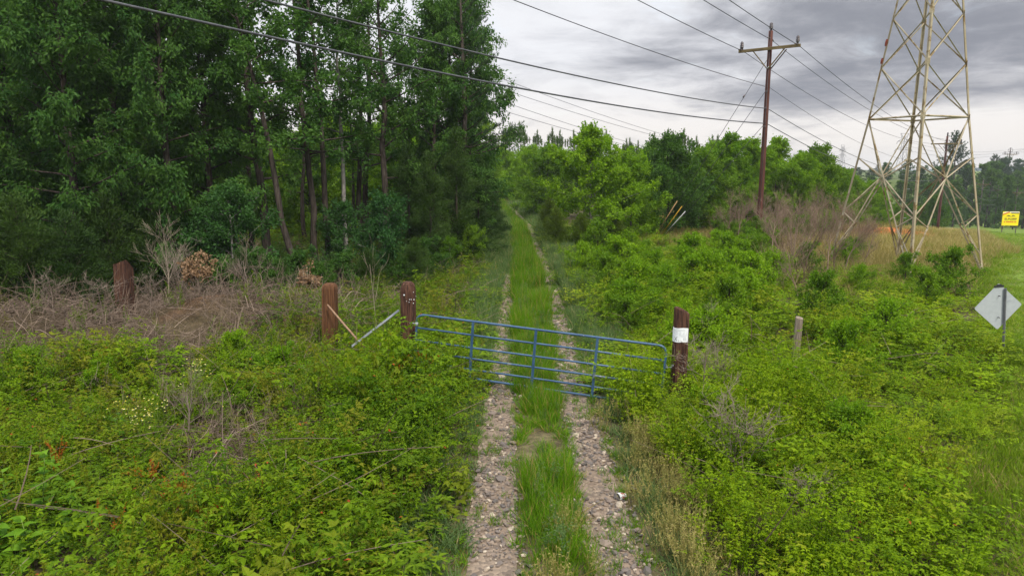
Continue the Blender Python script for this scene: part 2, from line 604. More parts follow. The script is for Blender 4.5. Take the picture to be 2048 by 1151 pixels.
# stones
m_, N_ = new_mat('stone')
it = attr(N_, 'itint', True)
oi = N_.n('ShaderNodeObjectInfo').outputs['Random']
f_ = N_.math('FRACT', N_.math('ADD', N_.math('MULTIPLY', it, 7.31), N_.math('MULTIPLY', oi, 5.77)))
cr = N_.n('ShaderNodeValToRGB')
el = cr.color_ramp.elements
el[0].position, el[0].color = 0.0, (0.105, 0.092, 0.086, 1)
el[1].position, el[1].color = 1.0, (0.48, 0.41, 0.325, 1)
for p_, c_ in ((0.35, (0.155, 0.132, 0.120, 1)), (0.6, (0.200, 0.158, 0.132, 1)), (0.8, (0.275, 0.212, 0.160, 1))):
    e_ = el.new(p_)
    e_.color = c_
N_.put(cr.inputs[0], f_)
tcn = N_.n('ShaderNodeTexCoord')
pp = N_.n('ShaderNodeBsdfPrincipled')
N_.put(pp.inputs['Base Color'], N_.mix(0.35, cr.outputs[0], N_.mix(N_.noise(tcn.outputs['Object'], 4, 4), (0.5, 0.46, 0.44), (1, 1, 1)), 'MULTIPLY'))
pp.inputs['Roughness'].default_value = 0.8
M['stone'] = finish(m_, N_, pp.outputs[0])

# ground: base colour by zone (vertex attribute), grain from noise
m_, N_ = new_mat('ground_soil')
a_ = N_.n('ShaderNodeAttribute')
a_.attribute_name = 'zone'
gt = N_.n('ShaderNodeTexCoord')
n1 = N_.noise(gt.outputs['Object'], 1.4, 8, 0.7)
n2 = N_.noise(gt.outputs['Object'], 9.0, 6, 0.7)
cc_ = N_.mix(N_.smooth(n1, 0.3, 0.7), (0.62, 0.60, 0.58), (1.3, 1.3, 1.3))
cc2 = N_.mix(N_.smooth(n2, 0.3, 0.7), (0.65, 0.65, 0.65), (1.35, 1.3, 1.25))
g_ = N_.mix(1.0, N_.mix(1.0, a_.outputs['Color'], cc_, 'MULTIPLY'), cc2, 'MULTIPLY')
pp = N_.n('ShaderNodeBsdfPrincipled')
N_.put(pp.inputs['Base Color'], g_)
pp.inputs['Roughness'].default_value = 0.95
pp.inputs['Specular IOR Level'].default_value = 0.1
bb = N_.n('ShaderNodeBump')
bb.inputs['Strength'].default_value = 0.7
bb.inputs['Distance'].default_value = 0.05
N_.put(bb.inputs['Height'], n2)
m_.node_tree.links.new(bb.outputs[0], pp.inputs['Normal'])
M['ground'] = finish(m_, N_, pp.outputs[0])

# wheel track: gravel too far or too small to build, over pinkish dust
m_, N_ = new_mat('gravel_track')
gt = N_.n('ShaderNodeTexCoord')
vo = N_.n('ShaderNodeTexVoronoi')
vo.inputs['Scale'].default_value = 17
m_.node_tree.links.new(gt.outputs['Object'], vo.inputs['Vector'])
sv = N_.n('ShaderNodeSeparateColor')
m_.node_tree.links.new(vo.outputs['Color'], sv.inputs[0])
stc = N_.mix(N_.smooth(sv.outputs[0], 0.1, 0.95), (0.120, 0.094, 0.075), (0.285, 0.220, 0.165))
dust = N_.mix(N_.noise(gt.outputs['Object'], 0.9, 6, 0.7), (0.135, 0.095, 0.066), (0.225, 0.162, 0.116))
gg = N_.mix(N_.smooth(N_.noise(gt.outputs['Object'], 1.1, 5, 0.7), 0.35, 0.6, 0.9, 0.35), dust, stc)
pp = N_.n('ShaderNodeBsdfPrincipled')
N_.put(pp.inputs['Base Color'], gg)
pp.inputs['Roughness'].default_value = 0.9
bb = N_.n('ShaderNodeBump')
bb.inputs['Strength'].default_value = 0.8
bb.inputs['Distance'].default_value = 0.03
N_.put(bb.inputs['Height'], N_.math('SUBTRACT', 1.0, vo.outputs['Distance']))
m_.node_tree.links.new(bb.outputs[0], pp.inputs['Normal'])
M['track'] = finish(m_, N_, pp.outputs[0])

M['hill'] = plain_mat('hill_woods_haze_blue', (0.030, 0.055, 0.062), (0.050, 0.082, 0.085), 0.05, 0.95, 0.05, detail=8)  # blue of the distant haze is put into the woodland colour

# ------------------------------------------------------------------ ground sheet
nx, ny = 330, 330
u_ = np.linspace(-1, 1, nx)
X = 1100 * (0.035 * u_ + 0.965 * np.sign(u_) * np.abs(u_) ** 4.5)
v_ = np.linspace(0, 1, ny)
Y = 3 + 1400 * (0.045 * v_ + 0.955 * v_ ** 4.5)
Y = np.concatenate([np.linspace(-120, 2.5, 22), Y])
GX, GY = np.meshgrid(X, Y, indexing='ij')
GZ = ground(GX, GY)
gb = MB()
k = np.arange(GX.size).reshape(GX.shape)
Qg = np.stack([k[:-1, :-1], k[1:, :-1], k[1:, 1:], k[:-1, 1:]], -1).reshape(-1, 4)
gb.add(np.stack([GX, GY, GZ], -1).reshape(-1, 3), Qg)
gobj = gb.build('ground', M['ground'], smooth=True)
tag(gobj, 'soil and leaf litter under the brambles, woods and grass', None, None, 'structure')


def wood_edge(x):
    """front edge of the wood (forward distance) for x left of the drive"""
    return np.interp(x, [-40, -20, -13, -8, -4.5, -2.6, -2.2], [20, 22.5, 24, 27, 31, 38, 60])


def zone_colour(x, y):
    x, y = x.ravel(), y.ravel()
    c = np.tile(np.array([0.075, 0.060, 0.036]), (len(x), 1))          # soil between stems
    def put(mask, rgb):
        mk = np.clip(mask, 0, 1)[:, None]
        c[:] = c * (1 - mk) + np.array(rgb) * mk
    nz = fbm(x * .5, y * .5)
    put(sstep(y - wood_edge(x), -1, 1) * (x < -2.0) * 1.0, (0.085, 0.055, 0.036))    # leaf litter
    far = sstep(np.hypot(x, y), 60, 110)
    put(far, (0.09, 0.13, 0.035))
    le = lawn_edge(y)
    put(sstep(x - le, -0.6, 1.2), (0.13, 0.20, 0.035))                   # verge turf
    dry = sstep(x, 12, 15) * sstep(y, 33, 38) * (1 - sstep(x - le, 0, 2)) * (1 - sstep(y, 120, 150))
    put(dry, (0.30, 0.235, 0.105))
    m1 = np.exp(-(((x + 9.5) / 1.7) ** 2 + ((y - 20.0) / 1.2) ** 2))
    m2 = np.exp(-(((x + 6.1) / 1.6) ** 2 + ((y - 19.0) / 1.0) ** 2))
    put(sstep(np.maximum(m1, m2) + .7 * (fbm(x * 1.3, y * 1.3) - .5), 0.6, 1.1), (0.17, 0.092, 0.058))      # red clay
    m3 = np.exp(-(((x - 33.5) / 5.0) ** 2 + ((y - 60) / 2.2) ** 2))
    put(sstep(m3, 0.3, 0.6), (0.48, 0.15, 0.06))
    off = np.abs(x - xc(y))
    put((1 - sstep(off, 1.3, 1.8)) * (y < 130), (0.12, 0.105, 0.060))    # drive
    return c


zc = gobj.data.color_attributes.new('zone', 'FLOAT_COLOR', 'POINT')
cz = zone_colour(GX, GY)
zc.data.foreach_set('color', np.hstack([cz, np.ones((len(cz), 1))]).ravel())

# far hills closing the horizon
hb = MB()
rng = np.random.default_rng(3)
ha = np.linspace(RD(-75), RD(75), 260)
for rr, hh, fr in ((900, 15, 9.0), (1200, 26, 5.0)):
    rows = []
    prof = -16 + hh * (0.35 + 0.9 * fbm(ha * fr + rr, ha * 0 + 2, 5)) + rng.normal(0, 0.5, len(ha))
    for rad, zf in ((rr - 60, None), (rr, 1.0), (rr + 160, 0.6)):
        z = np.full(len(ha), -18.0) if zf is None else -18 + (prof + 18) * zf
        rows.append(np.stack([np.sin(ha) * rad, np.cos(ha) * rad, z], -1))
    G = np.array(rows)
    kk = np.arange(G.shape[0] * G.shape[1]).reshape(G.shape[:2])
    hb.add(G.reshape(-1, 3), np.stack([kk[:-1, :-1], kk[:-1, 1:], kk[1:, 1:], kk[1:, :-1]], -1).reshape(-1, 4))
tag(hb.build('hills', M['hill'], smooth=True), 'low wooded hills coloured haze blue along the horizon', None, None, 'structure')

hz_m, hz_n = new_mat('haze_air')
pv = hz_n.n('ShaderNodeVolumePrincipled')
pv.inputs['Color'].default_value = (0.80, 0.86, 0.95, 1)
pv.inputs['Density'].default_value = 0.00035
pv.inputs['Anisotropy'].default_value = 0.2
ho = hz_n.n('ShaderNodeOutputMaterial')
hz_m.node_tree.links.new(pv.outputs[0], ho.inputs['Volume'])
hb = MB()
hb.box((2900, 1760, 52), Matrix.Translation((0, 660, 5)))
tag(hb.build('haze', hz_m), 'thin haze in the air over the whole place', None, None, 'stuff')

# drive: two wheel tracks on the earth strip
tracks = []
for side in (-1, 1):
    tb = MB()
    ys = np.concatenate([np.arange(3, 30, 0.25), np.arange(30, 130, 0.8)])
    cen = xc(ys) + side * (0.80 + 0.14 * sstep(ys, 12, 24))
    wl = 0.30 - .10 * sstep(ys, 12, 20) + 0.22 * (fbm(ys * .9, ys * 0 + 3.1 * side) - .5) + 0.05 * (ys < 12)
    wr = 0.30 - .08 * sstep(ys, 12, 20) + 0.22 * (fbm(ys * .9, ys * 0 + 7.7 * side) - .5)
    cols_ = []
    for q in np.linspace(-1, 1, 7):
        xx = cen + np.where(q < 0, q * wl, q * wr)
        cols_.append(np.stack([xx, ys, ground(xx, ys) + 0.012 + 0.02 * (1 - q * q) * 0], -1))
    G = np.array(cols_)
    kk = np.arange(G.shape[0] * G.shape[1]).reshape(G.shape[:2])
    tb.add(G.reshape(-1, 3), np.stack([kk[:-1, :-1], kk[1:, :-1], kk[1:, 1:], kk[:-1, 1:]], -1).reshape(-1, 4))
    o = tb.build('gravel_track', M['track'], smooth=True)
    tag(o, ('left' if side < 0 else 'right') + ' gravel wheel track of the grassy drive', None, 'wheel tracks of the drive', 'structure')
    tracks.append(o)


# ------------------------------------------------------------------ plant generators
def rdir(rng, n, upb=0.0):
    v = rng.normal(size=(n, 3))
    v[:, 2] += upb
    return v / np.linalg.norm(v, axis=1)[:, None]


def limb_curve(p, d, ln, n, lift, rng, wob=0.06):
    t = np.linspace(0, 1, n)[:, None]
    pts = p + d * ln * t + np.array([0, 0, 1.]) * lift * ln * t ** 2
    pts[1:] += rng.normal(0, wob * ln / n, (n - 1, 3)).cumsum(0)
    return pts


def broad_tree(seed, H, cb, R, leafL, nleaf, r0, droop=0.3, lean=(0, 0), fork=False, top=1.0, sparse=0.0, limbs=26, lit=0.0, cluster=0.16, wl=(0.5, 0.75)):
    """deciduous tree: returns trunk MB (trunk + limbs) and crown MB (leaves on twigs)"""
    rng = np.random.default_rng(seed)
    tr, cr = MB(), MB()
    t = np.linspace(0, 1, 11)
    tp = np.stack([lean[0] * H * t ** 1.3, lean[1] * H * t ** 1.3, H * 0.96 * t], -1)
    tp[1:, :2] += rng.normal(0, 0.012 * H, (10, 2)).cumsum(0) * 0.35
    tr.tube(np.vstack([tp[0] - [0, 0, .25], tp]), np.concatenate([[r0 * 1.35, r0 * 1.2], r0 * (1 - t[1:]) ** 0.75 + 0.012]), 8)
    nt = limbs
    S, Dv, Ln = [], [], []
    for i in range(nt):
        q = (i + rng.uniform(0, 1)) / nt
        z = cb + (H * 0.95 - cb) * q ** 0.9
        tt = z / (H * 0.96)
        p = np.array([np.interp(tt, t, tp[:, k]) for k in range(3)])
        a = i * 2.4 + rng.normal(0, 0.5)
        prof = (0.55 + 0.9 * math.sin(math.pi * min(1, 0.22 + q * 0.62))) * (1 - 0.72 * q ** 2.2 * top)
        ln = max(0.35, R * prof * rng.uniform(0.55, 1.15) * 0.78)
        el_ = RD(8 + 52 * q + rng.normal(0, 9))
        d = np.array([math.cos(a) * math.cos(el_), math.sin(a) * math.cos(el_), math.sin(el_)])
        lc = limb_curve(p, d, ln, 6, rng.uniform(-0.12, 0.15), rng)
        tr.tube(lc, np.linspace(max(0.012, r0 * 0.34 * (1 - q * .7)), 0.006, 6), 5, caps=False)
        m = int(5 + ln * 2.6)
        for s_ in rng.uniform(0.22, 1.0, m):
            bp = np.array([np.interp(s_, np.linspace(0, 1, 6), lc[:, k]) for k in range(3)])
            dd = d * 0.7 + rdir(rng, 1, 0.15)[0]
            dd /= np.linalg.norm(dd)
            tl = rng.uniform(0.35, 0.95) * (0.35 + 0.2 * R) * (1.15 - 0.5 * s_)
            S.append(bp)
            Dv.append(dd)
            Ln.append(tl)
            if rng.random() < 0.5:
                tr.tube([bp, bp + dd * tl * .5, bp + dd * tl], [0.010, 0.007, 0.004], 3, caps=False)
    # leader
    S.append(tp[-1]); Dv.append(np.array([0, 0, 1.])); Ln.append(0.5)
    S, Dv, Ln = np.array(S), np.array(Dv), np.array(Ln)
    keep = rng.random(len(S)) > sparse
    S, Dv, Ln = S[keep], Dv[keep], Ln[keep]
    wgt = Ln / Ln.sum()
    idx = rng.choice(len(S), nleaf, p=wgt)
    f = rng.beta(1.6, 1.0, nleaf)[:, None]
    P = S[idx] + Dv[idx] * Ln[idx][:, None] * f + rng.normal(0, cluster * (0.6 + 0.12 * R), (nleaf, 3)) * 0.8
    A = Dv[idx] * 0.8 + rdir(rng, nleaf) * 0.9
    A[:, 2] -= droop
    Nn = rdir(rng, nleaf, 1.1)
    L = leafL * rng.uniform(0.65, 1.25, nleaf)
    tw = rng.uniform(0, 1, len(S))
    cr.leaves(P, A, Nn, L, L * rng.uniform(wl[0], wl[1], nleaf), 0.16, np.clip(0.65 * tw[idx] + 0.5 * rng.random(nleaf) - .07, 0, 1))
    return tr, cr


def cedar_tree(seed, H, R, n, r0, leafL=0.13):
    rng = np.random.default_rng(seed)
    tr, cr = MB(), MB()
    tr.tube([[0, 0, -.2], [0.03, 0, H * .5], [0, .04, H * .97]], [r0, r0 * .6, 0.01], 6)
    nb = 110
    q = rng.uniform(0, 1, nb) ** 1.15
    z = 0.03 * H + q * H * 0.95
    a = np.arange(nb) * 2.4 + rng.normal(0, .4, nb)
    ln = R * (1 - q) ** 0.62 * rng.uniform(0.5, 1.18, nb) + 0.12
    el_ = RD(12) + q * RD(42) + rng.normal(0, .16, nb)
    D = np.stack([np.cos(a) * np.cos(el_), np.sin(a) * np.cos(el_), np.sin(el_)], -1)
    B = np.stack([a * 0, a * 0, z], -1)
    for k in range(0, nb, 2):
        tr.tube([B[k], B[k] + D[k] * ln[k] * .6], [0.018, 0.006], 4, caps=False)
    idx = rng.choice(nb, n, p=ln / ln.sum())
    f = rng.beta(1.7, 1.0, n)[:, None]
    sp = 0.10 + 0.10 * R
    P = B[idx] + D[idx] * ln[idx][:, None] * f + rng.normal(0, sp * .55, (n, 3)) * (1.2 - 0.6 * f)
    P[:, 2] = np.maximum(P[:, 2] - 0.16 * ln[idx] * f[:, 0] ** 2, 0.03)
    A = D[idx] * 0.8 + rdir(rng, n) * 0.65 + np.array([0, 0, 0.25])
    L = leafL * rng.uniform(0.6, 1.3, n)
    tw = rng.uniform(0, 1, nb)
    cr.leaves(P, A, rdir(rng, n, .6), L, L * 0.3, 0.1, np.clip(0.7 * tw[idx] + 0.4 * rng.random(n), 0, 1))
    return tr, cr


def pine_tree(seed, H, R, cb, tufts, r0, nl=0.2, nw=0.022, per=16, candles=True):
    rng = np.random.default_rng(seed)
    tr, cr = MB(), MB()
    tp = np.array([[0, 0, -.2], [0.02 * H * rng.normal(), 0.02 * H * rng.normal(), H * .5], [0, 0, H]])
    tr.tube(tp, [r0, r0 * .7, 0.015], 7)
    P, A = [], []
    nw_ = max(6, int((H - cb) / 0.45))
    for w in range(nw_):
        z = cb + (H - cb) * (w + rng.uniform(-.2, .2)) / nw_
        q = (z - cb) / (H - cb)
        for b in range(rng.integers(4, 6)):
            a = rng.uniform(0, 6.28)
            ln = R * (1 - 0.82 * q) * rng.uniform(.6, 1.15)
            el_ = RD(5 + 45 * q)
            d = np.array([math.cos(a) * math.cos(el_), math.sin(a) * math.cos(el_), math.sin(el_)])
            lc = limb_curve(np.array([0, 0, z]), d, ln, 5, 0.22, rng)
            tr.tube(lc, np.linspace(0.03 * (1 - q) + .012, .007, 5), 4, caps=False)
            k = max(2, int(ln * 3.6))
            for s_ in np.linspace(0.4, 1, k):
                bp = np.array([np.interp(s_, np.linspace(0, 1, 5), lc[:, i]) for i in range(3)])
                P.append(bp + rng.normal(0, .10, 3) * (0.4 + ln * .35))
                dd = d * .7 + np.array([0, 0, .7]) + rng.normal(0, .3, 3)
                A.append(dd / np.linalg.norm(dd))
    if candles:
        for c in range(9):
            a = c * 2.4
            q = 0.0 if c == 0 else rng.uniform(.22, .62)
            top = H + .35 - 1.5 * q - (0 if c == 0 else rng.uniform(0, .5))
            for i in range(9):
                P.append(np.array([q * math.cos(a), q * math.sin(a), top - i * .085]))
                A.append(np.array([0, 0, 1.]))
    P, A = np.array(P), np.array(A)
    rep = per
    Pn = np.repeat(P, rep, 0)
    An = np.repeat(A, rep, 0) * 0.9 + rdir(rng, len(Pn)) * 0.62
    Ln = nl * rng.uniform(.6, 1.2, len(Pn))
    cr.leaves(Pn + np.repeat(A, rep, 0) * rng.uniform(-.08, .14, (len(Pn), 1)), An, rdir(rng, len(Pn)), Ln, nw, 0.05,
              np.repeat(rng.random(len(P)), rep) * .7 + .3 * rng.random(len(Pn)))
    return tr, cr


def bare_tree(seed, H, spread=0.5, r0=0.035, depth=3, nb=6, up=0.75, curl=0.12):
    rng = np.random.default_rng(seed)
    mb = MB()

    def grow(p, d, ln, r, lev):
        n = 6
        pts = [p]
        q = p.copy()
        dd = d.copy()
        for i in range(n - 1):
            dd = dd + rng.normal(0, curl, 3) + np.array([0, 0, 0.05])
            dd /= np.linalg.norm(dd)
            q = q + dd * ln / (n - 1)
            pts.append(q.copy())
        pts = np.array(pts)
        mb.tube(pts, np.linspace(r, max(r * .4, 0.0025), n), 6 if lev == 0 else 4, tint=rng.random(), caps=False)
        if lev < depth:
            k = nb if lev == 0 else max(2, nb - 2 * lev)
            for j in range(k):
                s_ = rng.uniform(.3, 1) if lev else rng.uniform(.28, 1)
                bp = np.array([np.interp(s_, np.linspace(0, 1, n), pts[:, i]) for i in range(3)])
                side = rdir(rng, 1)[0]
                side[2] = abs(side[2]) * .4
                nd = dd * up + side * spread * 1.3
                nd /= np.linalg.norm(nd)
                grow(bp, nd, ln * rng.uniform(.35, .62) * (1.15 - .4 * s_ if lev == 0 else 1), max(r * (1 - .6 * s_) * .55, .0032), lev + 1)
    grow(np.array([0, 0, -.1]), np.array([0, 0, 1.]), H * .8, r0, 0)
    return mb


PROTO = {}


def tree_kind(key, name, trcr, bark, leaf):
    """store meshes of a tree kind; instances are made by put_tree"""
    tr, cr = trcr
    PROTO[key] = (name, tr.mesh(name + '_trunk', bark, True), cr.mesh(name + '_crown', leaf))


def put_tree(key, x, y, s=1.0, rz=None, label=None, cat='tree', group=None, leaf=None, zs=None, z=None):
    name, tm, cm = PROTO[key]
    e = empty(name, (x, y, (gz(x, y) - 0.03) if z is None else z), random.uniform(0, 6.28) if rz is None else rz, s)
    if zs:
        e.scale = (s, s, s * zs)
    a = bpy.data.objects.new('trunk', tm)
    b = bpy.data.objects.new('crown', cm)
    for o in (a, b):
        col.objects.link(o)
        o.parent = e
    if leaf:
        b.material_slots[0].link = 'OBJECT'
        b.material_slots[0].material = M[leaf]
    return tag(e, label, cat, group)


# --- kinds
tree_kind('oakA', 'broadleaf_tree', broad_tree(1, 15, 1.6, 3.9, 0.20, 28000, 0.19, 1.15, limbs=52, wl=(.34, .52)), M['bark'], M['wood_leaf'])
tree_kind('oakB', 'broadleaf_tree', broad_tree(2, 16, 1.3, 3.7, 0.19, 28000, 0.17, 1.15, limbs=54, wl=(.34, .52)), M['bark'], M['wood_leaf'])
tree_kind('tallA', 'broadleaf_tree', broad_tree(3, 15.5, 4.4, 3.3, 0.17, 8500, 0.19, 0.5, (-.03, 0), limbs=28, sparse=.34), M['bark'], M['wood_leaf'])
tree_kind('tallB', 'broadleaf_tree', broad_tree(4, 16, 5.0, 3.0, 0.17, 5600, 0.15, 0.4, (-.02, .01), limbs=22, sparse=.4), M['bark'], M['wood_leaf'])
tree_kind('tallG', 'broadleaf_tree', broad_tree(5, 14.5, 5.8, 2.6, 0.16, 7000, 0.11, 0.3, limbs=22, sparse=.3), M['bark_grey'], M['wood_leaf'])
tree_kind('leanA', 'broadleaf_tree', broad_tree(6, 15, 6.0, 2.7, 0.17, 7000, 0.14, 0.35, (-.16, .02), limbs=22, sparse=.3), M['bark'], M['wood_leaf'])
tree_kind('maple', 'understory_tree', broad_tree(7, 3.8, 0.9, 1.9, 0.12, 8000, 0.045, 0.2, limbs=18), M['bark_grey'], M['wood_leaf_blue'])
tree_kind('sapA', 'broadleaf_sapling', broad_tree(8, 7.3, 0.25, 3.5, 0.18, 26000, 0.09, 0.2, limbs=52, cluster=.14, top=1.05), M['bark_grey'], M['lime_leaf'])
tree_kind('sapB', 'broadleaf_sapling', broad_tree(9, 6.6, 0.2, 3.6, 0.17, 26000, 0.09, 0.25, limbs=52, cluster=.15), M['bark'], M['mid_leaf'])
tree_kind('sapC', 'broadleaf_sapling', broad_tree(10, 7.8, 0.3, 2.7, 0.18, 20000, 0.08, 0.15, limbs=44, cluster=.13), M['bark'], M['lime_leaf'])
tree_kind('bush', 'leafy_bush', broad_tree(13, 1.7, 0.05, 1.25, 0.10, 5200, 0.03, 0.15, limbs=26, cluster=.10), M['bark'], M['mid_leaf'])
tree_kind('bushB', 'leafy_bush', broad_tree(14, 1.3, 0.05, 1.35, 0.09, 5200, 0.03, 0.3, limbs=24, cluster=.12), M['bark'], M['lime_leaf'])
tree_kind('farA', 'far_tree', broad_tree(11, 15, 0.3, 5.0, 0.40, 11000, 0.2, 0.2, limbs=30), M['bark'], M['far_leaf'])
tree_kind('farB', 'far_tree', broad_tree(12, 17, 0.3, 4.6, 0.40, 11000, 0.2, 0.2, limbs=30), M['bark'], M['far_leaf'])
tree_kind('cedA', 'cedar_tree', cedar_tree(21, 7.0, 1.9, 26000, .1), M['bark'], M['cedar'])
tree_kind('cedB', 'cedar_bush', cedar_tree(22, 3.4, 1.7, 16000, .06, .11), M['bark'], M['cedar'])
tree_kind('pinA', 'young_pine', pine_tree(31, 9.0, 1.5, 1.0, 0, .09, .26, .03, 14), M['bark'], M['pine_needle'])
tree_kind('pinB', 'young_pine', pine_tree(32, 8.2, 1.3, .8, 0, .08, .26, .03, 14), M['bark'], M['pine_needle'])
tree_kind('pinO', 'pine_tree', pine_tree(33, 17.0, 3.6, 5.5, 0, .2, .22, .02, 26, False), M['bark'], M['old_pine'])
tree_kind('pinF', 'pine_tree', pine_tree(34, 24.0, 4.6, 13, 0, .28, .5, .06, 16, False), M['bark'], M['old_pine'])
# ------------------------------------------------------------------ the wood left of the drive
def wood(key, px, Y, s=1.0, label=None, cat='tree', group=None, rz=None, leaf=None, zs=None):
    return put_tree(key, x_of(px, Y, 0.5), Y, s, rz, label, cat, group, leaf, zs)


GW = 'tall trees inside the wood'
for (px, Y, k, s, LW) in [(-190, 26, 'oakA', 1.0, 'drooping broadleaf tree reaching in from beyond the left picture edge'), (-60, 24.5, 'oakB', .95, 'drooping broadleaf tree at the very left edge of the wood'),
                          (60, 27, 'oakA', 1.05, 'drooping broadleaf tree behind the broad cedar bush at the far left'), (165, 25, 'oakB', .93, 'drooping broadleaf tree just left of the slanted timber post'),
                          (265, 27.5, 'oakA', .98, 'drooping broadleaf tree behind the slanted timber post'), (352, 26.5, 'oakB', .9, 'drooping broadleaf tree above the dead shrub with brown leaves'),
                          (428, 29.5, 'oakA', .9, 'drooping broadleaf tree left of the open dark trunks')]:
    wood(k, px, Y, s, LW, 'tree', 'drooping trees along the front of the wood')
# trunks one can tell apart in the open middle of the wood
wood('tallA', 532, 29.5, 1.0, 'thick straight dark trunk left of the leaning trunk in the wood', 'tree', GW, 0.2)
wood('leanA', 587, 27.5, 0.95, 'leaning dark trunk that tilts to the left in front of the wood', 'tree', GW, 0.15)
wood('tallB', 632, 31, 1.0, 'left trunk of the close dark pair in the middle of the wood', 'tree', GW, 0.1)
wood('tallB', 658, 31.6, .97, 'right trunk of the close dark pair in the middle of the wood', 'tree', GW, 2.0)
wood('tallG', 692, 33, 1.0, 'slim pale grey trunk between the darker trunks of the wood', 'tree', GW, 1.0)
wood('tallB', 722, 37, 1.0, 'slender dark trunk just right of the pale grey trunk', 'tree', GW, 3.0)
wood('tallA', 741, 39, .95, 'dark trunk standing behind the slender one right of the pale trunk', 'tree', GW, 4.0)
wood('tallA', 782, 34.5, 1.0, 'stout dark trunk at the right end of the open trunks', 'tree', GW, 5.2)
wood('tallG', 470, 34, .95, 'thin trunk half hidden behind the low maple at the wood edge', 'tree', GW, 2.2, 'wood_leaf')
wood('tallB', 505, 36, .9, 'thin dark trunk close behind the thick straight trunk', 'tree', GW, 5.0)
# right shoulder of the wood beside the drive
wood('oakB', 868, 37, .86, 'leafy dark tree standing behind the cedars near the drive', 'tree', GW, .4)
wood('oakA', 905, 39.5, .98, 'tall broadleaf tree at the right shoulder of the wood', 'tree', GW, 3.4)
wood('oakB', 940, 43, .96, 'broadleaf tree whose ragged crown overhangs the drive', 'tree', GW, 1.7)
wood('pinO', 925, 38, .93, 'old pine reaching its dark limbs out of the wood over the drive', 'tree', GW, 1.1)
wood('oakA', 955, 52, .72, 'farthest broadleaf tree of the wood along the drive', 'tree', GW, 2.1, 'mid_leaf')
# fill behind
rng = np.random.default_rng(5)
for i in range(11):
    px = -300 + i * 66 + rng.uniform(-25, 25)
    Y = rng.uniform(33, 41)
    wood(['oakA', 'oakB'][i % 2], px, Y, rng.uniform(.9, 1.05), 'dark broadleaf tree deep in the left part of the wood', 'tree', 'trees deep in the left part of the wood')
for i, px in enumerate([612, 705, 815]):
    wood(['tallA', 'tallB'][i % 2], px + rng.uniform(-8, 8), rng.uniform(41, 52), rng.uniform(.7, .85), 'thin far trunk standing deep in the open part of the wood', 'tree', 'far trunks in the open part of the wood')
# young trees behind the wood, backlit look put into lighter leaf colours
for i in range(17):
    px = 395 + i * 32 + rng.uniform(-14, 14)
    Y = rng.uniform(50, 68)
    wood(['sapA', 'sapB', 'sapC'][i % 3], px, Y, rng.uniform(.8, 1.25), 'young tree coloured bright backlit green behind the trunks of the wood', 'tree', 'sunlit young trees behind the wood', leaf=['lime_leaf', 'mid_leaf', 'mid_leaf'][i % 3])
for i in range(9):
    px = -60 + i * 62 + rng.uniform(-14, 14)
    wood(['sapB', 'sapC'][i % 2], px, rng.uniform(46, 58), rng.uniform(.9, 1.2), 'young tree coloured dark as in shade behind the left part of the wood', 'tree', 'shaded young trees behind the wood', leaf='dark_leaf')  # same saplings, the wood's shade put into their dark leaf colour
# cedars and bushes along the foot of the wood
for px, Y, k, s, lab in [(-40, 20.4, 'cedB', 1.0, 'feathery dark cedar bush at the left edge of the picture'),
                         (55, 20.9, 'cedB', 1.05, 'broad feathery cedar bush left of the slanted timber post'),
                         (150, 21.6, 'cedB', .98, 'feathery cedar bush just left behind the slanted timber post'),
                         (225, 24.6, 'cedB', 1.15, 'tall feathery cedar bush right behind the slanted timber post'),
                         (330, 25.4, 'cedB', .98, 'cedar bush behind the dead shrub with brown leaves'),
                         (560, 26.8, 'cedB', .5, 'small cedar bush at the foot of the leaning trunk')]:
    wood(k, px, Y, s, lab, 'cedar', 'cedar bushes along the wood edge')
rng = np.random.default_rng(31)
for i in range(17):
    px = 440 + i * 28 + rng.uniform(-10, 10)
    Y = 24.3 + max(0, px - 620) * .021 + rng.uniform(-.8, 1.6)
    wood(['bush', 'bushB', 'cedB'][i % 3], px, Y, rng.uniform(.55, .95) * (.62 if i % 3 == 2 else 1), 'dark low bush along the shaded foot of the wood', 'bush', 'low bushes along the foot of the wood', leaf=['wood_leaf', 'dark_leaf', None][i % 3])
wood('maple', 470, 25.8, 1.0, 'low blue green maple left of the thick straight trunk', 'tree', None, 1.0)
wood('maple', 420, 26.4, .8, 'low maple bush beside the cedar at the wood edge', 'bush', None, 4.0)
wood('maple', 770, 28.8, .92, 'low blue green maple bush right of the open trunks', 'tree', None, 2.0)
wood('maple', 690, 30.5, .8, 'small maple growing between the trunk pair and the grey trunk', 'tree', None, 3.3)
for px, Y, s, lab in [(862, 32.5, .80, 'dense dark cedar on the near corner of the wood'), (915, 34.5, .97, 'tallest dense cedar of the wood corner beside the drive'),
                      (958, 38, .78, 'dark cedar leaning over the left wheel track'), (975, 44, .76, 'dark cedar at the bend of the drive'), (820, 34, .85, 'dense cedar behind the low maple bush'),
                      (985, 51, .64, 'farthest small cedar along the left of the drive')]:
    wood('cedA', px, Y, s, lab, 'cedar', 'dense cedars at the wood corner')
wood('maple', 900, 31, .42, 'small bright bush at the foot of the near cedar', 'bush', None, 1.4, 'mid_leaf')
wood('maple', 945, 33.5, .5, 'small bright bush at the foot of the tallest cedar', 'bush', None, 2.4, 'mid_leaf')
wood('sapB', 966, 74, .5, 'dark bush on the left of the bend in the drive', 'bush', None, 2.4, 'dark_leaf')

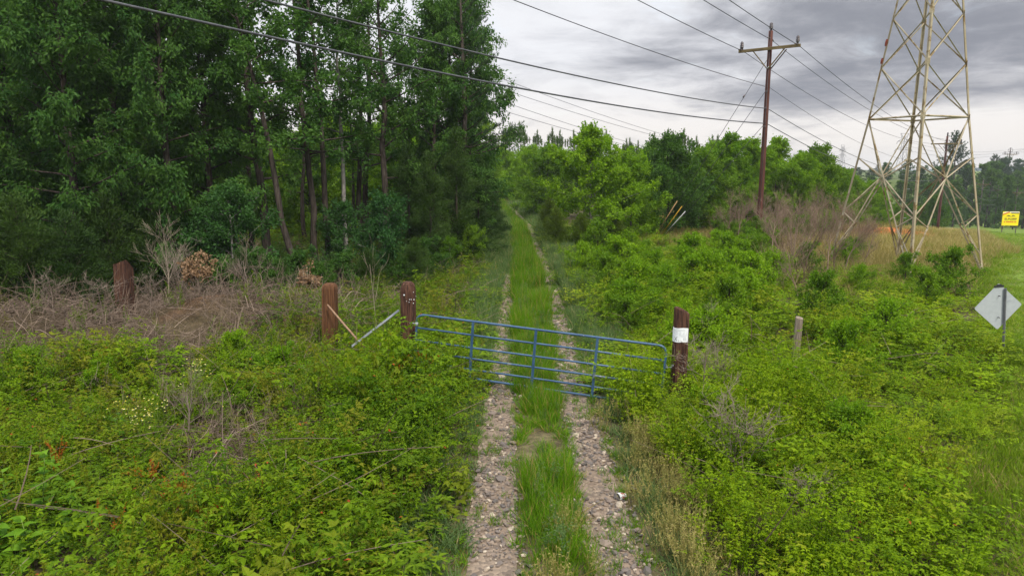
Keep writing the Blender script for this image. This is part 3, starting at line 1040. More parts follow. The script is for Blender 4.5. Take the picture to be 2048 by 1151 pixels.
# ------------------------------------------------------------------ young trees right of the drive
MG = 'young trees right of the drive'
for px, Y, k, s, lab, leaf, rz in [
        (1184, 44, 'sapA', .95, 'large bright green young tree nearest the bend of the drive', None, .3),
        (1262, 47, 'sapB', .78, 'rounded bright young tree attached to the right of the largest one', 'lime_leaf', 1.2),
        (1335, 50, 'sapB', 1.0, 'dark round young tree left behind the guy wires', 'dark_leaf', .8),
        (1395, 54, 'sapB', .92, 'dark young tree right behind the yellow guy guard', 'mid_leaf', 2.6),
        (1092, 66, 'sapB', .96, 'olive feathery young tree left behind the largest one', 'mid_leaf', 3.9),
        (1005, 101, 'sapC', 1.0, 'yellow green young tree over the end of the drive', None, 1.9),
        (1052, 97, 'sapA', 1.0, 'yellow green young tree right over the end of the drive', None, 5.0),
        (958, 100, 'sapA', 1.0, 'yellow green young tree beside the end of the wood', None, 4.0),
        (1456, 57, 'sapC', 1.0, 'lime young tree with a pointed top left of the utility pole', None, .2),
        (1492, 59, 'sapC', .98, 'lime young tree close to the left of the utility pole', None, 2.2),
        (1425, 60, 'sapB', .95, 'green young tree between the dark trees and the lime ones', 'mid_leaf', 1.0),
        (1548, 62, 'sapC', 1.04, 'thin lime young tree just right of the utility pole', None, 4.4),
        (1590, 58, 'sapB', .95, 'lime round young tree right of the utility pole', 'lime_leaf', 3.0),
        (1632, 60, 'sapA', .97, 'full young tree left behind the steel tower', 'mid_leaf', 1.5),
        (1665, 66, 'sapB', .9, 'low young tree behind the left leg of the steel tower', 'mid_leaf', 5.5),
        (1062, 80, 'sapA', .95, 'bright lime young tree right of the far end of the drive', None, 2.7),
        (1112, 71, 'sapB', .98, 'bright lime young tree behind the olive bush at the bend', 'lime_leaf', 4.1),
        (975, 96, 'sapB', 1.05, 'lime young tree left of the far end of the drive', 'lime_leaf', 0.9),
        (1292, 57, 'sapA', .86, 'lime young tree between the rounded one and the dark ones', None, 3.6),
        (1520, 66, 'sapB', 1.08, 'lime young tree straight behind the utility pole', 'lime_leaf', 5.7),
        (1430, 66, 'sapA', 1.05, 'lime young tree behind the dark ones left of the utility pole', None, 1.1),
        (1700, 76, 'sapB', .84, 'far young tree seen between the tower legs', 'mid_leaf', 2.5),
        (1745, 84, 'sapA', .78, 'far lime young tree seen between the tower legs', 'lime_leaf', .5)]:
    put_tree(k, x_of(px, Y, 1), Y, s, rz, lab, 'tree', MG, leaf)
for px, Y, s, lab in [(1112, 41.5, .72, 'low olive cedar bush in front of the largest young tree'), (1165, 41, .62, 'olive cedar bush right in front of the largest young tree'),
                      (1225, 43, .66, 'olive cedar bush under the rounded bright young tree'), (1100, 50, .8, 'olive cedar bush at the bend of the drive')]:
    put_tree('cedB', x_of(px, Y, .5), Y, s, None, lab, 'cedar', 'olive cedar bushes right of the drive', 'cedar_olive')
rng = np.random.default_rng(8)
for i, px in enumerate(np.linspace(985, 1440, 26)):
    px = px + rng.uniform(-12, 12)
    Y = rng.uniform(66, 84) + (34 if px < 1085 else 0)
    top = 256 + 16 * abs(math.sin(px * .021)) + rng.uniform(-14, 16) + (18 if px > 1250 else 0)
    ztop = CAMH + (ray(px, top)[2]) / ray(px, top)[1] * Y
    x = x_of(px, Y, 5)
    s = (ztop - gz(x, Y)) / 9.0
    put_tree(['pinA', 'pinB'][i % 2], x, Y, s * (1.0 if i % 2 == 0 else 9.0 / 8.2), None, 'young pine with upright candle shoots behind the broadleaf saplings', 'pine', 'young pines behind the saplings')
for i, px in enumerate(np.linspace(940, 1720, 24)):
    px = px + rng.uniform(-14, 14)
    Y = rng.uniform(86, 100) + (16 if px < 1090 else 0)
    x = x_of(px, Y, 3)
    put_tree(['sapA', 'sapB'][i % 2], x, Y, rng.uniform(.85, 1.0), None, 'far green sapling filling the thicket behind the pines', 'tree', 'far saplings behind the pines', 'mid_leaf')

rng = np.random.default_rng(21)
nb_ = 0
while nb_ < 26:
    Y = rng.uniform(17, 47)
    x = rng.uniform(2.6, 16)
    px_, _, _ = project(np.array([x, Y, .5]))
    if x < xc(Y) + 2.6 or x > lawn_edge(Y) - 3 or px_ > 1500 or (Y < 26 and rng.random() < .5) or fbm(x * .2, Y * .2) < .42 or (Y > 30 and px_ < 1440):
        continue
    nb_ += 1
    dk = nb_ % 4 == 0
    put_tree(['bush', 'bushB'][nb_ % 2], x, Y, rng.uniform(.45, .85), None, 'darker green bush standing out of the right thicket' if dk else 'lime green bush standing out of the right thicket', 'bush', 'darker bushes in the right thicket' if dk else 'lime bushes in the right thicket', 'mid_leaf' if dk else 'lime_leaf')

for i in range(22):
    Y = rng.uniform(27, 56)
    px_ = rng.uniform(1440, 1930) if Y < 40 else rng.uniform(1430, 1700)
    x = x_of(px_, Y, .5)
    if x > lawn_edge(Y) - 2.5:
        continue
    put_tree(['bush', 'bushB'][i % 2], x, Y, rng.uniform(.5, .95), None, 'green shrub among the dead brush and dry grass near the tower', 'bush', 'green shrubs near the tower', 'mid_leaf' if i % 3 else None)

# mounded bushes of the near thickets
for (px, Y, k, s_, lf, lab) in [(1455, 20.5, 'bush', .80, 'mid_leaf', 'round green bush behind the notice post'), (1580, 13.3, 'bushB', .55, 'lime_leaf', 'broad lime mound in front of the grey post stub'),
        (1690, 15.5, 'bush', .72, 'lime_leaf', 'lime mound right of the grey post stub'), (1255, 21, 'bushB', .80, 'lime_leaf', 'lime mound behind the right end of the gate'),
        (1215, 26, 'bush', .8, 'mid_leaf', 'green bush beside the right wheel track behind the gate'), (1330, 24, 'bushB', .85, 'lime_leaf', 'wide lime mound between the track and the notice post'),
        (1640, 21, 'bush', .8, 'mid_leaf', 'green bush midway between the grey stub and the tower'), (1770, 18, 'bushB', .8, 'lime_leaf', 'low lime mound left of the diamond sign'),
        (1850, 23, 'bush', .75, 'mid_leaf', 'green bush before the right foot of the tower'), (1900, 26.5, 'bush', .9, 'mid_leaf', 'olive bush hiding the right foot of the tower'),
        (1480, 10.6, 'bushB', .45, 'mid_leaf', 'small green mound behind the grey dead shrub'), (1420, 11.6, 'bush', .50, 'lime_leaf', 'small lime bush below the notice post'),
        (1700, 11.0, 'bushB', .55, 'lime_leaf', 'flat lime mound in the right foreground'), (1545, 27, 'bushB', .9, 'lime_leaf', 'lime mound in front of the bare saplings'),
        (1385, 31, 'bush', .9, 'lime_leaf', 'lime bush far behind the notice post'), (1290, 33, 'bushB', .8, 'mid_leaf', 'green mound before the coloured guy guards'),
        (760, 12.6, 'bush', .50, 'lime_leaf', 'lime bush in front of the left gate post'), (690, 11.4, 'bushB', .50, 'mid_leaf', 'green mound left of the gate brambles'),
        (560, 14.6, 'bush', .50, 'lime_leaf', 'lime bush in front of the brown timber post'), (60, 13.6, 'bushB', .62, 'mid_leaf', 'green mound below the broken snag'),
        (205, 13.8, 'bush', .46, 'lime_leaf', 'small lime bush left of the white flowers'), (640, 8.9, 'bushB', .40, 'mid_leaf', 'low green mound at the bottom of the left brambles'),
        (850, 11.2, 'bush', .52, 'mid_leaf', 'leafy bush at the left end of the gate'), (1165, 31, 'bushB', .85, 'lime_leaf', 'lime mound at the right edge of the far wheel track'), (1240, 29, 'bush', .95, 'lime_leaf', 'shoulder high lime bush behind the middle of the gate'),
        (1300, 28, 'bushB', .75, 'lime_leaf', 'large lime mound behind the right half of the gate'), (1360, 36, 'bush', .55, 'lime_leaf', 'lime bush below the dark young trees'),
        (1430, 37, 'bushB', .8, 'lime_leaf', 'lime mound left of the foot of the utility pole'), (1195, 37, 'bush', 1.0, 'mid_leaf', 'green bush at the foot of the largest young tree'),
        (1415, 25.5, 'bushB', 1.0, 'lime_leaf', 'large lime mound far behind the notice post'), (1500, 24, 'bush', .9, 'lime_leaf', 'lime bush between the notice post and the grey stub'),
        (1525, 41, 'bushB', 1.0, 'lime_leaf', 'lime mound hiding the foot of the utility pole'), (1812, 29.5, 'bush', .62, 'mid_leaf', 'green bush at the foot of the front tower leg'),
        (1690, 34, 'bushB', .75, 'lime_leaf', 'lime mound at the foot of the left tower leg'), (1455, 31, 'bush', .95, 'lime_leaf', 'lime bush halfway to the utility pole'),
        (1270, 24.5, 'bushB', .9, 'lime_leaf', 'round lime mound close behind the right gate end'), (470, 16.2, 'bush', .5, 'lime_leaf', 'yellow green bush below the red clay mound')]:
    put_tree(k, x_of(px, Y, .4), Y, s_, None, lab, 'bush', 'mounded bushes of the thickets', lf)

# far trees in the dip to the right
for i, px in enumerate(np.linspace(1660, 2140, 46)):
    px = px + rng.uniform(-12, 12)
    row = i % 3
    Y = [rng.uniform(150, 170), rng.uniform(175, 210), rng.uniform(225, 290)][row]
    top = [rng.uniform(338, 372), rng.uniform(320, 345), rng.uniform(312, 333)][row]
    if px < 1760:
        top += 22
    ztop = CAMH + ray(px, top)[2] / ray(px, top)[1] * Y
    x = x_of(px, Y, -4)
    g = gz(x, Y)
    k = ['farA', 'farB'][i % 2]
    s = max(.3, (ztop - g) / (15.0 if k == 'farA' else 17.0))
    put_tree(k, x, Y, max(s, .62), None, ['nearer green tree of the far tree belt behind the field', 'middle tree of the far tree belt behind the field', 'dark back tree of the far tree belt behind the field'][row],
             'tree', ['near row of the far tree belt', 'middle row of the far tree belt', 'back row of the far tree belt'][row], 'far_dark_leaf' if row == 2 else None, zs=min(1.0, s / max(s, .62)) if s < .62 else None)
put_tree('pinF', x_of(1908, 190, 8), 190, 1.02, .6, 'tall flat-topped pine standing above the far tree belt', 'pine')
for px, top in ((1985, 312), (2002, 318), (1752, 330)):
    Y = 240
    x = x_of(px, Y, 0)
    ztop = CAMH + ray(px, top)[2] / ray(px, top)[1] * Y
    put_tree('pinF', x, Y, (ztop - gz(x, Y)) / 24.0, None, 'dark pine poking out of the far tree belt', 'pine', 'pines in the far tree belt')
# bushes along the far edge of the field
for i in range(14):
    px = 1700 + i * 23 + rng.uniform(-8, 8)
    Y = rng.uniform(96, 128)
    x = x_of(px, Y, -3)
    if x > lawn_edge(Y) - 3:
        continue
    put_tree('sapB', x, Y, rng.uniform(.45, .8), None, 'low bush on the far side of the dry grass field', 'bush', 'low bushes on the far side of the field', 'dark_leaf' if i % 2 else 'mid_leaf')

# ------------------------------------------------------------------ gate
def add_part(mb, name, mat, parent, smooth=True, label=None):
    o = mb.build(name, mat, parent, smooth)
    if label:
        o['label'] = label
    return o


Pt = at_y(834, 628, 15.0)
Pr = at_y(1334, 692, 13.75)
gl = np.array(Pt)
gr_ = np.array(Pr)
ex = (gr_ - gl)
GLEN = np.linalg.norm(ex)
ex /= GLEN
hx = np.array([ex[0], ex[1], 0]) / np.hypot(ex[0], ex[1])
nrm = np.cross(hx, [0, 0, 1.])
ez = np.cross(nrm, ex)
ez /= np.linalg.norm(ez)
GH = 1.31
root = empty('farm_gate', (0, 0, 0))
tag(root, 'blue painted tubular farm gate sagging across the drive', 'gate')


def gp(u, w, n=0.0):
    return gl + ex * u - ez * w + nrm * n


RC = 0.16
loop = []
for (cu, cw, a0) in ((RC, RC, 180), (GLEN - RC, RC, 270), (GLEN - RC, GH - RC, 0), (RC, GH - RC, 90)):
    for a in np.linspace(a0, a0 + 90, 6):
        loop.append(gp(cu + RC * math.cos(RD(a)), cw + RC * math.sin(RD(a))))
loop.append(loop[0])
b = MB()
b.tube(loop, 0.026, 10, caps=False)
add_part(b, 'outer_frame', M['gate_blue'], root)
rails = [0.31, 0.60, 0.85, 1.10]
for w in rails:
    b = MB()
    b.tube([gp(0.02, w), gp(GLEN * .33, w + .004), gp(GLEN * .66, w - .003), gp(GLEN - .02, w)], 0.0225, 8)
    add_part(b, 'rail', M['gate_blue'], root)
for px in (950, 1077, 1199):
    u = (px - 834) / (1334 - 834) * GLEN
    d_l, d_r = 15.6, 14.4
    b = MB()
    fr = (px - 834) / 500
    u = GLEN * fr * d_l / (fr * d_l + (1 - fr) * d_r) if False else GLEN * fr * d_r / ((1 - fr) * d_l + fr * d_r) * ((1 - fr) * d_l + fr * d_r) / d_r
    u = GLEN * (fr / d_r) ** 0 * fr * 1.0 + (fr - fr * fr) * GLEN * .045
    b.box((0.055, 0.02, GH + .03), frame(gp(u, GH + .015, 0.028), gp(u, -0.015, 0.028), tuple(nrm)))
    b.box((0.022, 0.045, GH), frame(gp(u, GH, 0.012), gp(u, 0, 0.012), tuple(nrm)))
    add_part(b, 'upright_brace', M['gate_blue'], root, False)
for w in (0.22, 1.0):
    b = MB()
    b.tube([gp(0.0, w - .05), gp(0.0, w + .05)], 0.036, 8)
    b.tube([gp(0.0, w), gp(-0.16, w)], 0.011, 6)
    add_part(b, 'hinge', M['galv_bright'], root)
b = MB()
for k in range(7):
    t0 = k / 7
    p = gp(GLEN - .02 + t0 * .2, .34 + .12 * math.sin(t0 * math.pi))
    th = np.linspace(0, 2 * math.pi, 9)
    ax1, ax2 = (ex, nrm) if k % 2 else (ex, ez)
    b.tube([p + ax1 * .028 * math.cos(q) + ax2 * .016 * math.sin(q) for q in th], .005, 4, caps=False)
add_part(b, 'chain', M['galv_bright'], root)


# ------------------------------------------------------------------ timber posts
def timber(name, base, top, r, mat, label, cat='post', seed=0, dome=0.5, slant=0.0, sides=22, taper=.94, square=0.0):
    rng = np.random.default_rng(seed)
    base, top = np.array(base), np.array(top)
    h = np.linalg.norm(top - base)
    b = MB()
    rings = []
    zs = list(np.linspace(0, h - r * dome, 9)) + [h - r * dome * .55, h - r * dome * .2, h]
    groove = 1 + 0.05 * rng.normal(size=sides)
    th = np.arange(sides) * 2 * math.pi / sides
    V = []
    for i, z in enumerate(zs):
        q = 1.0 if i < 9 else (0.93, 0.78, 0.5)[i - 9]
        rr = r * (1 + (taper - 1) * z / h) * q * (groove ** (1 if i < 10 else .5))
        if square:
            rr = rr * (1 + square * (1 / np.maximum(np.abs(np.cos(th)), np.abs(np.sin(th))) - 1))
        zz = z + slant * rr * np.cos(th - .5) * (1 if i >= 8 else 0) * (z / h)
        V += [[rr[k] * math.cos(th[k]), rr[k] * math.sin(th[k]), zz[k]] for k in range(sides)]
    V.append([0, 0, h + .005])
    n = len(zs)
    Q = [[i * sides + j, i * sides + (j + 1) % sides, (i + 1) * sides + (j + 1) % sides, (i + 1) * sides + j] for i in range(n - 1) for j in range(sides)]
    T = [[len(V) - 1, (n - 1) * sides + j, (n - 1) * sides + (j + 1) % sides] for j in range(sides)]
    b.add(V, Q, T)
    o = b.build(name, mat, None, False)
    o.location = base
    o.rotation_euler = Vector(top - base).to_track_quat('Z', 'Y').to_euler()
    tag(o, label, cat)
    return o, h


# left gate post
Yp = 15.35
tp_ = at_y(816, 563, Yp)
bs_ = np.array([x_of(816, Yp, 0) + .02, Yp, gz(x_of(816, Yp), Yp) - .3])
gpost, gh_ = timber('gate_post', bs_, tp_, 0.188, M['timber_dark'], 'dark round timber post that the blue gate hangs on, flecked with white spots', seed=1, dome=1.1)
rng = np.random.default_rng(4)
for (px, py, rr) in [(808, 590, .020), (819, 599, .010), (822, 599, .010), (827, 600, .013), (826, 607, .011), (818, 604, .008), (826, 585, .008), (813, 602, .007), (830, 594, .007)]:
    P = at_y(px, py, Yp - .19)
    cx = tp_[0]
    off = np.clip((P[0] - cx) / .188, -.95, .95)
    P[1] = Yp - .185 * math.sqrt(1 - off * off)
    b = MB()
    V = [[rr * math.cos(a) * (1 + .3 * math.sin(3 * a)), 0, rr * math.sin(a)] for a in np.linspace(0, 6.28, 9)[:-1]]
    V2 = [[v[0] * .8, -.008, v[2] * .8] for v in V] + [[0, -.01, 0]]
    b.add(V + V2, [[k, (k + 1) % 8, 8 + (k + 1) % 8, 8 + k] for k in range(8)], [[16, 8 + k, 8 + (k + 1) % 8] for k in range(8)])
    o = b.build('lichen_spot', M['paper'], None)
    o.matrix_world = Matrix.Translation(Vector(P + np.array([0, -.004, 0]))) @ Matrix.Rotation(math.asin(off), 4, 'Z')
    bpy.context.view_layer.update()
    mw = o.matrix_world.copy()
    o.parent = gpost
    bpy.context.view_layer.update()
    o.matrix_parent_inverse = gpost.matrix_world.inverted()
    o.matrix_basis = mw

# brown square-edged post left of it
Yp2 = 17.4
tp2 = at_y(659, 566, Yp2)
timber('timber_post', [x_of(660, Yp2), Yp2, gz(x_of(660, Yp2), Yp2) - .3], tp2, 0.185, M['timber_brown'], 'reddish brown timber post with a pale pole leaning on it', seed=2, dome=.7, square=.75, sides=24, taper=.97)
Yp3 = 21.6
timber('timber_post', [x_of(253, Yp3), Yp3, gz(x_of(253, Yp3), Yp3) - .3], at_y(247, 531, Yp3), 0.205, M['timber_dark'], 'dark timber post with a slanted top in front of the cedars', seed=3, dome=.1, square=.8, slant=-1.0, sides=24, taper=.95)
# right post with notice
Yp4 = 14.0
tp4 = at_y(1364, 617, Yp4)
bs4 = np.array([x_of(1353, Yp4, .1), Yp4 - .12, gz(x_of(1355, Yp4), Yp4) - .3])
lpost, lh = timber('gate_post', bs4, tp4, 0.172, M['timber_dark'], 'dark grooved timber post with a white notice, beside the closing end of the gate', seed=5, dome=.35, slant=.5, taper=.98)
# notice wrapped on the post: a part of the post (local space: post axis is z)
bpy.context.view_layer.update()
inv = lpost.matrix_world.inverted()


def loc_of(px, py):
    return np.array(inv @ Vector(at_y(px, py, Yp4 - .2)))


c0 = loc_of(1360, 669)
ang = math.atan2(c0[1], c0[0])
zt, zb = loc_of(1361, 656)[2], loc_of(1358, 684)[2]
b = MB()
aa = np.linspace(-1.02, 1.02, 13)
rr0 = .185
V = []
for z in (zb, zt):
    for a in aa:
        V.append([rr0 * math.cos(ang + a), rr0 * math.sin(ang + a), z + .006 * math.sin(a * 4)])
for z in (zb, zt):
    for a in aa:
        V.append([(rr0 - .003) * math.cos(ang + a), (rr0 - .003) * math.sin(ang + a), z + .006 * math.sin(a * 4)])
Q = [[k, k + 1, 13 + k + 1, 13 + k] for k in range(12)] + [[26 + k + 1, 26 + k, 39 + k, 39 + k + 1] for k in range(12)]
Q += [[26 + k, 26 + k + 1, k + 1, k] for k in range(12)] + [[13 + k, 14 + k, 40 + k, 39 + k] for k in range(12)]
b.add(V, Q)
notice = b.build('notice', M['paper'], lpost)
notice['label'] = 'white paper notice wrapped round the post with faint lines and a written X'
b = MB()


def arc_line(a0, a1, z0, z1, w=.006, n=5, m=0):
    t = np.linspace(0, 1, n)
    r = rr0 + .0025
    V = []
    for k in t:
        a, z = a0 + (a1 - a0) * k, z0 + (z1 - z0) * k
        for s_ in (-1, 1):
            dz_, da = (w / 2, 0) if abs(a1 - a0) > abs(z1 - z0) / rr0 else (0, w / 2 / rr0)
            V.append([r * math.cos(ang + a + s_ * da), r * math.sin(ang + a + s_ * da), z + s_ * dz_])
    b.add(V, [[2 * k, 2 * k + 2, 2 * k + 3, 2 * k + 1] for k in range(n - 1)], m=m)


hz = zt - zb
for k, (f0, l0, l1) in enumerate([(.90, -.45, .55), (.80, -.75, .6), (.70, -.75, .85), (.60, -.75, .8), (.50, -.1, .85), (.42, .1, .7)]):
    arc_line(l0, l1, zb + hz * f0, zb + hz * f0, .005)
for k in range(3):
    arc_line(.42 + .13 * k, .42 + .13 * k, zb + hz * .12, zb + hz * .34, .006)
arc_line(-.62, -.30, zb + hz * .36, zb + hz * .08, .009, m=1)
arc_line(-.30, -.64, zb + hz * .38, zb + hz * .06, .009, m=1)
arc_line(-.16, -.10, zb + hz * .12, zb + hz * .12, .012, m=1)
b.build('print', [M['ink'], M['ink_dark']], notice)

Yp5 = 16.6
timber('stub_post', [x_of(1588, Yp5), Yp5, gz(x_of(1588, Yp5), Yp5) - .3], at_y(1599, 634, Yp5), 0.10, M['timber_grey'], 'weathered grey post stub tilting in the bright brambles', seed=6, dome=.12, sides=16, slant=.2)
Yp6 = 19
timber('snag_post', [x_of(85, Yp6), Yp6, gz(x_of(85, Yp6), Yp6) - .2], at_y(86, 676, Yp6), 0.065, M['timber_dark'], 'thin broken snag in the dead brush at the far left', seed=7, dome=.05, sides=10, slant=.9)

timber('rotten_stump', list(on_ground(1862, 945) - [0, 0, .2]), on_ground(1850, 945) + np.array([-.10, .05, .42]), 0.085, M['stick'], 'rotten brown stump at the edge of a hole in the right thicket', seed=9, dome=.1, sides=10, slant=.9, taper=.6)

# pale pole leaning on the brown post, and a metal strip lying between the posts
b = MB()
pa, pb = at_y(655, 609, 17.1), at_y(732, 698, 16.4)
b.tube([pa, (pa + pb) / 2 + [0, 0, -.015], pb + (pb - pa) * .12], [.022, .026, .028], 8)
tag(b.build('pole_stick', M['stick'], None, True), 'pale wooden pole leaning slantwise on the brown timber post', 'pole')
b = MB()
pa, pb = at_y(798, 620, 15.9), at_y(704, 692, 16.2)
fm = frame(pa, pb, (0, -1, .3))
ln = float(np.linalg.norm(pb - pa))
b.box((.055, .008, ln), fm, bevel=.003)
b.box((.016, .03, ln), fm @ Matrix.Translation((.02, .016, 0)), bevel=.003)
tag(b.build('metal_strip', M['galv_bright'], None), 'pale galvanised metal strip slanting down from the gate post', 'metal strip')

# ------------------------------------------------------------------ diamond road sign seen from behind
Ys = 17.2
top_, bot_ = at_y(2007, 576, Ys), at_y(2005, 709, Ys)
root = empty('road_sign', (bot_[0], bot_[1], bot_[2] - .1))
root.rotation_euler = (0, RD(-5.2), 0)
tag(root, 'bare back of a diamond road sign on a thin steel post in the verge', 'road sign')
Rl = np.array(root.location)
b = MB()
hgt = top_[2] - bot_[2] + .1
b.box((.055, .03, hgt + .02), Matrix.Translation((0, -.035, hgt / 2)), bevel=.004)
b.box((.022, .022, hgt + .02), Matrix.Translation((0, -.055, hgt / 2)), bevel=.003)
add_part(b, 'sign_post', M['sign_post'], root, False)
dc = at_y(2006, 611, Ys) - Rl
hd = .60
b = MB()
ol = []
for k in range(4):
    a0 = k * 90
    for a in (-28, 0, 28):
        cxy = np.array([math.cos(RD(a0)), math.sin(RD(a0))]) * (hd - .055)
        ol.append(cxy + .05 * np.array([math.cos(RD(a0 + a)), math.sin(RD(a0 + a))]))
ol = np.array(ol)
n = len(ol)
V = [[p[0], -.0025, p[1]] for p in ol] + [[p[0], .0025, p[1]] for p in ol] + [[0, -.0025, 0], [0, .0025, 0]]
b.add(np.array(V) + dc * [1, 0, 1], [[k, n + k, n + (k + 1) % n, (k + 1) % n] for k in range(n)],
      [[2 * n, k, (k + 1) % n] for k in range(n)] + [[2 * n + 1, n + (k + 1) % n, n + k] for k in range(n)])
add_part(b, 'panel', M['sign_back'], root, False)
b = MB()
# dark tip seen on the back of the sign's top corner
b.box((.25, .012, .05), Matrix.Translation(Vector(dc * [1, 0, 1] + np.array([0, -.012, hd - .07]))), bevel=.005)
b.box((.13, .012, .03), Matrix.Translation(Vector(dc * [1, 0, 1] + np.array([0, -.014, hd - .032]))), bevel=.005)
add_part(b, 'top_clip', M['sign_dark'], root, False)
for dz_ in (.28, -.28):
    b = MB()
    b.tube([dc * [1, 0, 1] + np.array([0, -.075, dz_]), dc * [1, 0, 1] + np.array([0, .004, dz_])], .010, 6)
    add_part(b, 'bolt', M['sign_dark'], root)
# faint scratch smear on the back
for (x0, z0, x1, z1) in ((.19, .09, .30, .15), (.22, .10, .34, .11)):
    b = MB()
    b.box((.012, .0015, math.hypot(x1 - x0, z1 - z0)), frame(dc * [1, 0, 1] + np.array([x0, -.0035, z0]), dc * [1, 0, 1] + np.array([x1, -.0035, z1]), (0, 1, 0)))
    add_part(b, 'scratch', M['ink'], root, False)

# ------------------------------------------------------------------ crumpled cup beside the right track
p = on_ground(1258, 996)
b = MB()
rng = np.random.default_rng(2)
prof = [(0, 0), (.030, 0), (.034, .02), (.038, .06), (.043, .105), (.046, .108), (.043, .104), (.03, .02)]
b.lathe(prof, 14)
b.V[0] += rng.normal(0, .0035, b.V[0].shape)
b.V[0][:, 1] *= .62
cup = b.build('paper_cup', M['cup'], None, False)
cup.location = p + np.array([-.05, 0, .05])
cup.scale = (1.35,) * 3
cup.rotation_euler = (RD(80), RD(20), RD(-65))
tag(cup, 'crumpled white paper cup lying by the right wheel track', 'litter')
b = MB()
b.lathe([(.0352, .025), (.0398, .075), (.0400, .075)], 14)
b.V[0][:, 1] *= .64
b.build('red_band', M['cup_red'], cup)


# ------------------------------------------------------------------ utility poles
def make_pole(H, label, rz):
    root = empty('utility_pole', (0, 0, 0))
    tag(root, label, 'utility pole', 'utility poles of the roadside line')
    b = MB()
    zs = np.linspace(-.3, H, 9)
    b.tube(np.stack([0 * zs + np.sin(zs * .3) * .01, 0 * zs, zs], -1), np.linspace(.185, .125, 9), 14)
    add_part(b, 'pole', M['pole_wood'], root)
    za = H - 1.05
    AL = 1.85
    b = MB()
    b.box((AL * 2, .13, .17), Matrix.Translation((0, -.20, za)), bevel=.012)
    arm = add_part(b, 'crossarm', M['arm_wood'], root, False)
    for sx in (-1, 1):
        for oy in (-.20, ):
            b = MB()
            b.box((.055, .07, math.hypot(.92, 1.05)), frame((sx * .06, oy, za - 1.15), (sx * .92, oy, za - .10), (0, 1, 0)))
            add_part(b, 'brace', M['arm_wood'], root, False)
        if sx == 1:
            b = MB()
            b.box((.055, .07, math.hypot(.92, 1.05)), frame((sx * .06, .20, za - 1.15), (sx * .92, .20, za - .10), (0, 1, 0)))
            add_part(b, 'brace', M['far_pole'], root, False)
    b = MB()
    b.tube([(-.08, -.26, za - 1.05), (0, -.27, za - 1.17), (.08, -.26, za - 1.05)], .022, 6)
    add_part(b, 'brace_plate', M['galv_bright'], root)
    prof = [(.0, 0), (.03, 0), (.03, .10), (.085, .12), (.09, .16), (.055, .18), (.085, .21), (.085, .25), (.05, .27), (.075, .30), (.07, .36), (.03, .40), (0, .41)]
    for (x, y, z) in ((-AL + .18, -.20, za + .085), (0, -.02, H), (AL - .18, -.20, za + .085)):
        b = MB()
        b.lathe([(r_ * 1.35, z_ * 1.2) for r_, z_ in prof], 10, Matrix.Translation((x, y, z)))
        ins = add_part(b, 'insulator', M['insulator'], root)
        # dead-end clamps fore and aft with a jumper loop over the insulator
        zc_ = z - .02 if x else z - .45
        b = MB()
        b.tube([(x, y - .55, zc_ - .02), (x, y - .2, zc_ + .02)], [.03, .055], 6)
        b.tube([(x, y + .2, zc_ + .02), (x, y + .6, zc_ - .06)], [.055, .03], 6)
        b.tube([(x - .0, y - .2, zc_), (x, y + .2, zc_)], .05, 6)
        add_part(b, 'clamp', M['insulator'], root)
        b = MB()
        t = np.linspace(0, math.pi, 9)
        b.tube(np.stack([0 * t + x + .12 * np.cos(t), y - .5 * np.cos(t), zc_ + (.5 + (0 if x else .4)) * np.sin(t)], -1), .034, 5)
        add_part(b, 'jumper_wire', M['wire'], root)
    b = MB()
    for z in (H - 3.55, H - 4.55, H - 5.65):
        b.box((.12, .10, .10), Matrix.Translation((.02, -.17, z)))
        b.box((.10, .10, .10), Matrix.Translation((.02, .17, z)))
    add_part(b, 'cable_bracket', M['insulator'], root, False)
    b = MB()
    b.tube([(.03, -.16, H - .4), (.05, -.165, H * .5), (.06, -.185, 0.2)], .012, 4)
    add_part(b, 'ground_wire', M['cable_grey'], root)
    return root


D1 = 43.5
p1 = at_y(1516, 478, D1)
X1, Y1 = float(p1[0]), D1
ztop = at_y(1533, 62, D1)[2]
Z1 = gz(X1, Y1)
H1 = ztop - Z1
DIR = np.array([0.62, 0.785])
pole1 = make_pole(H1, 'tall reddish utility pole with a wooden crossarm left of the steel tower', 0)
pole1.location = (X1, Y1, Z1)
arz = math.atan2(-DIR[0], DIR[1])       # crossarm perpendicular to the line, its local +y along the line
pole1.rotation_euler = (0, 0, arz)
far_poles = []
for (px, ptop, Y, lab) in [(1884, 266, 100, 'reddish utility pole seen between the right legs of the steel tower'), (1967, 358, 165, 'far utility pole just right of the steel tower'),
                           (1999, 371, 152, 'far dark utility pole left of the yellow sign'), (2037, 376, 150, 'far grey utility pole in front of the yellow sign'), (2015, 296, 330, 'distant utility pole rising above the far trees')]:
    x = x_of(px, Y, 2)
    g = gz(x, Y)
    zt_ = at_y(px, ptop, Y)[2]
    if Y == 330:
        g = min(g, zt_ - 9)
    o = copy_tree(pole1)
    s = (zt_ - g) / (H1 + .4)
    o.location = (x, Y, g)
    o.scale = (max(s, .75), max(s, .75), s)
    o.rotation_euler = (0, 0, arz + {100: .0, 165: .35, 152: .5, 150: .5, 330: .9}[Y])
    tag(o, lab)
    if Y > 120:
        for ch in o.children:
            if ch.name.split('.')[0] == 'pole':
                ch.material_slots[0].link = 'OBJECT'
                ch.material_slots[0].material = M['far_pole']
    far_poles.append((x, Y, g, s))


def wire(A, B, sag, r, mat, name, label, group, n=40, sides=5, cat='wire'):
    A, B = np.array(A, float), np.array(B, float)
    t = np.linspace(0, 1, n)
    P = A + (B - A) * t[:, None]
    P[:, 2] -= 4 * sag * t * (1 - t)
    b = MB()
    b.tube(P, r, sides)
    return tag(b.build(name, M[mat], None, True), label, cat, group)


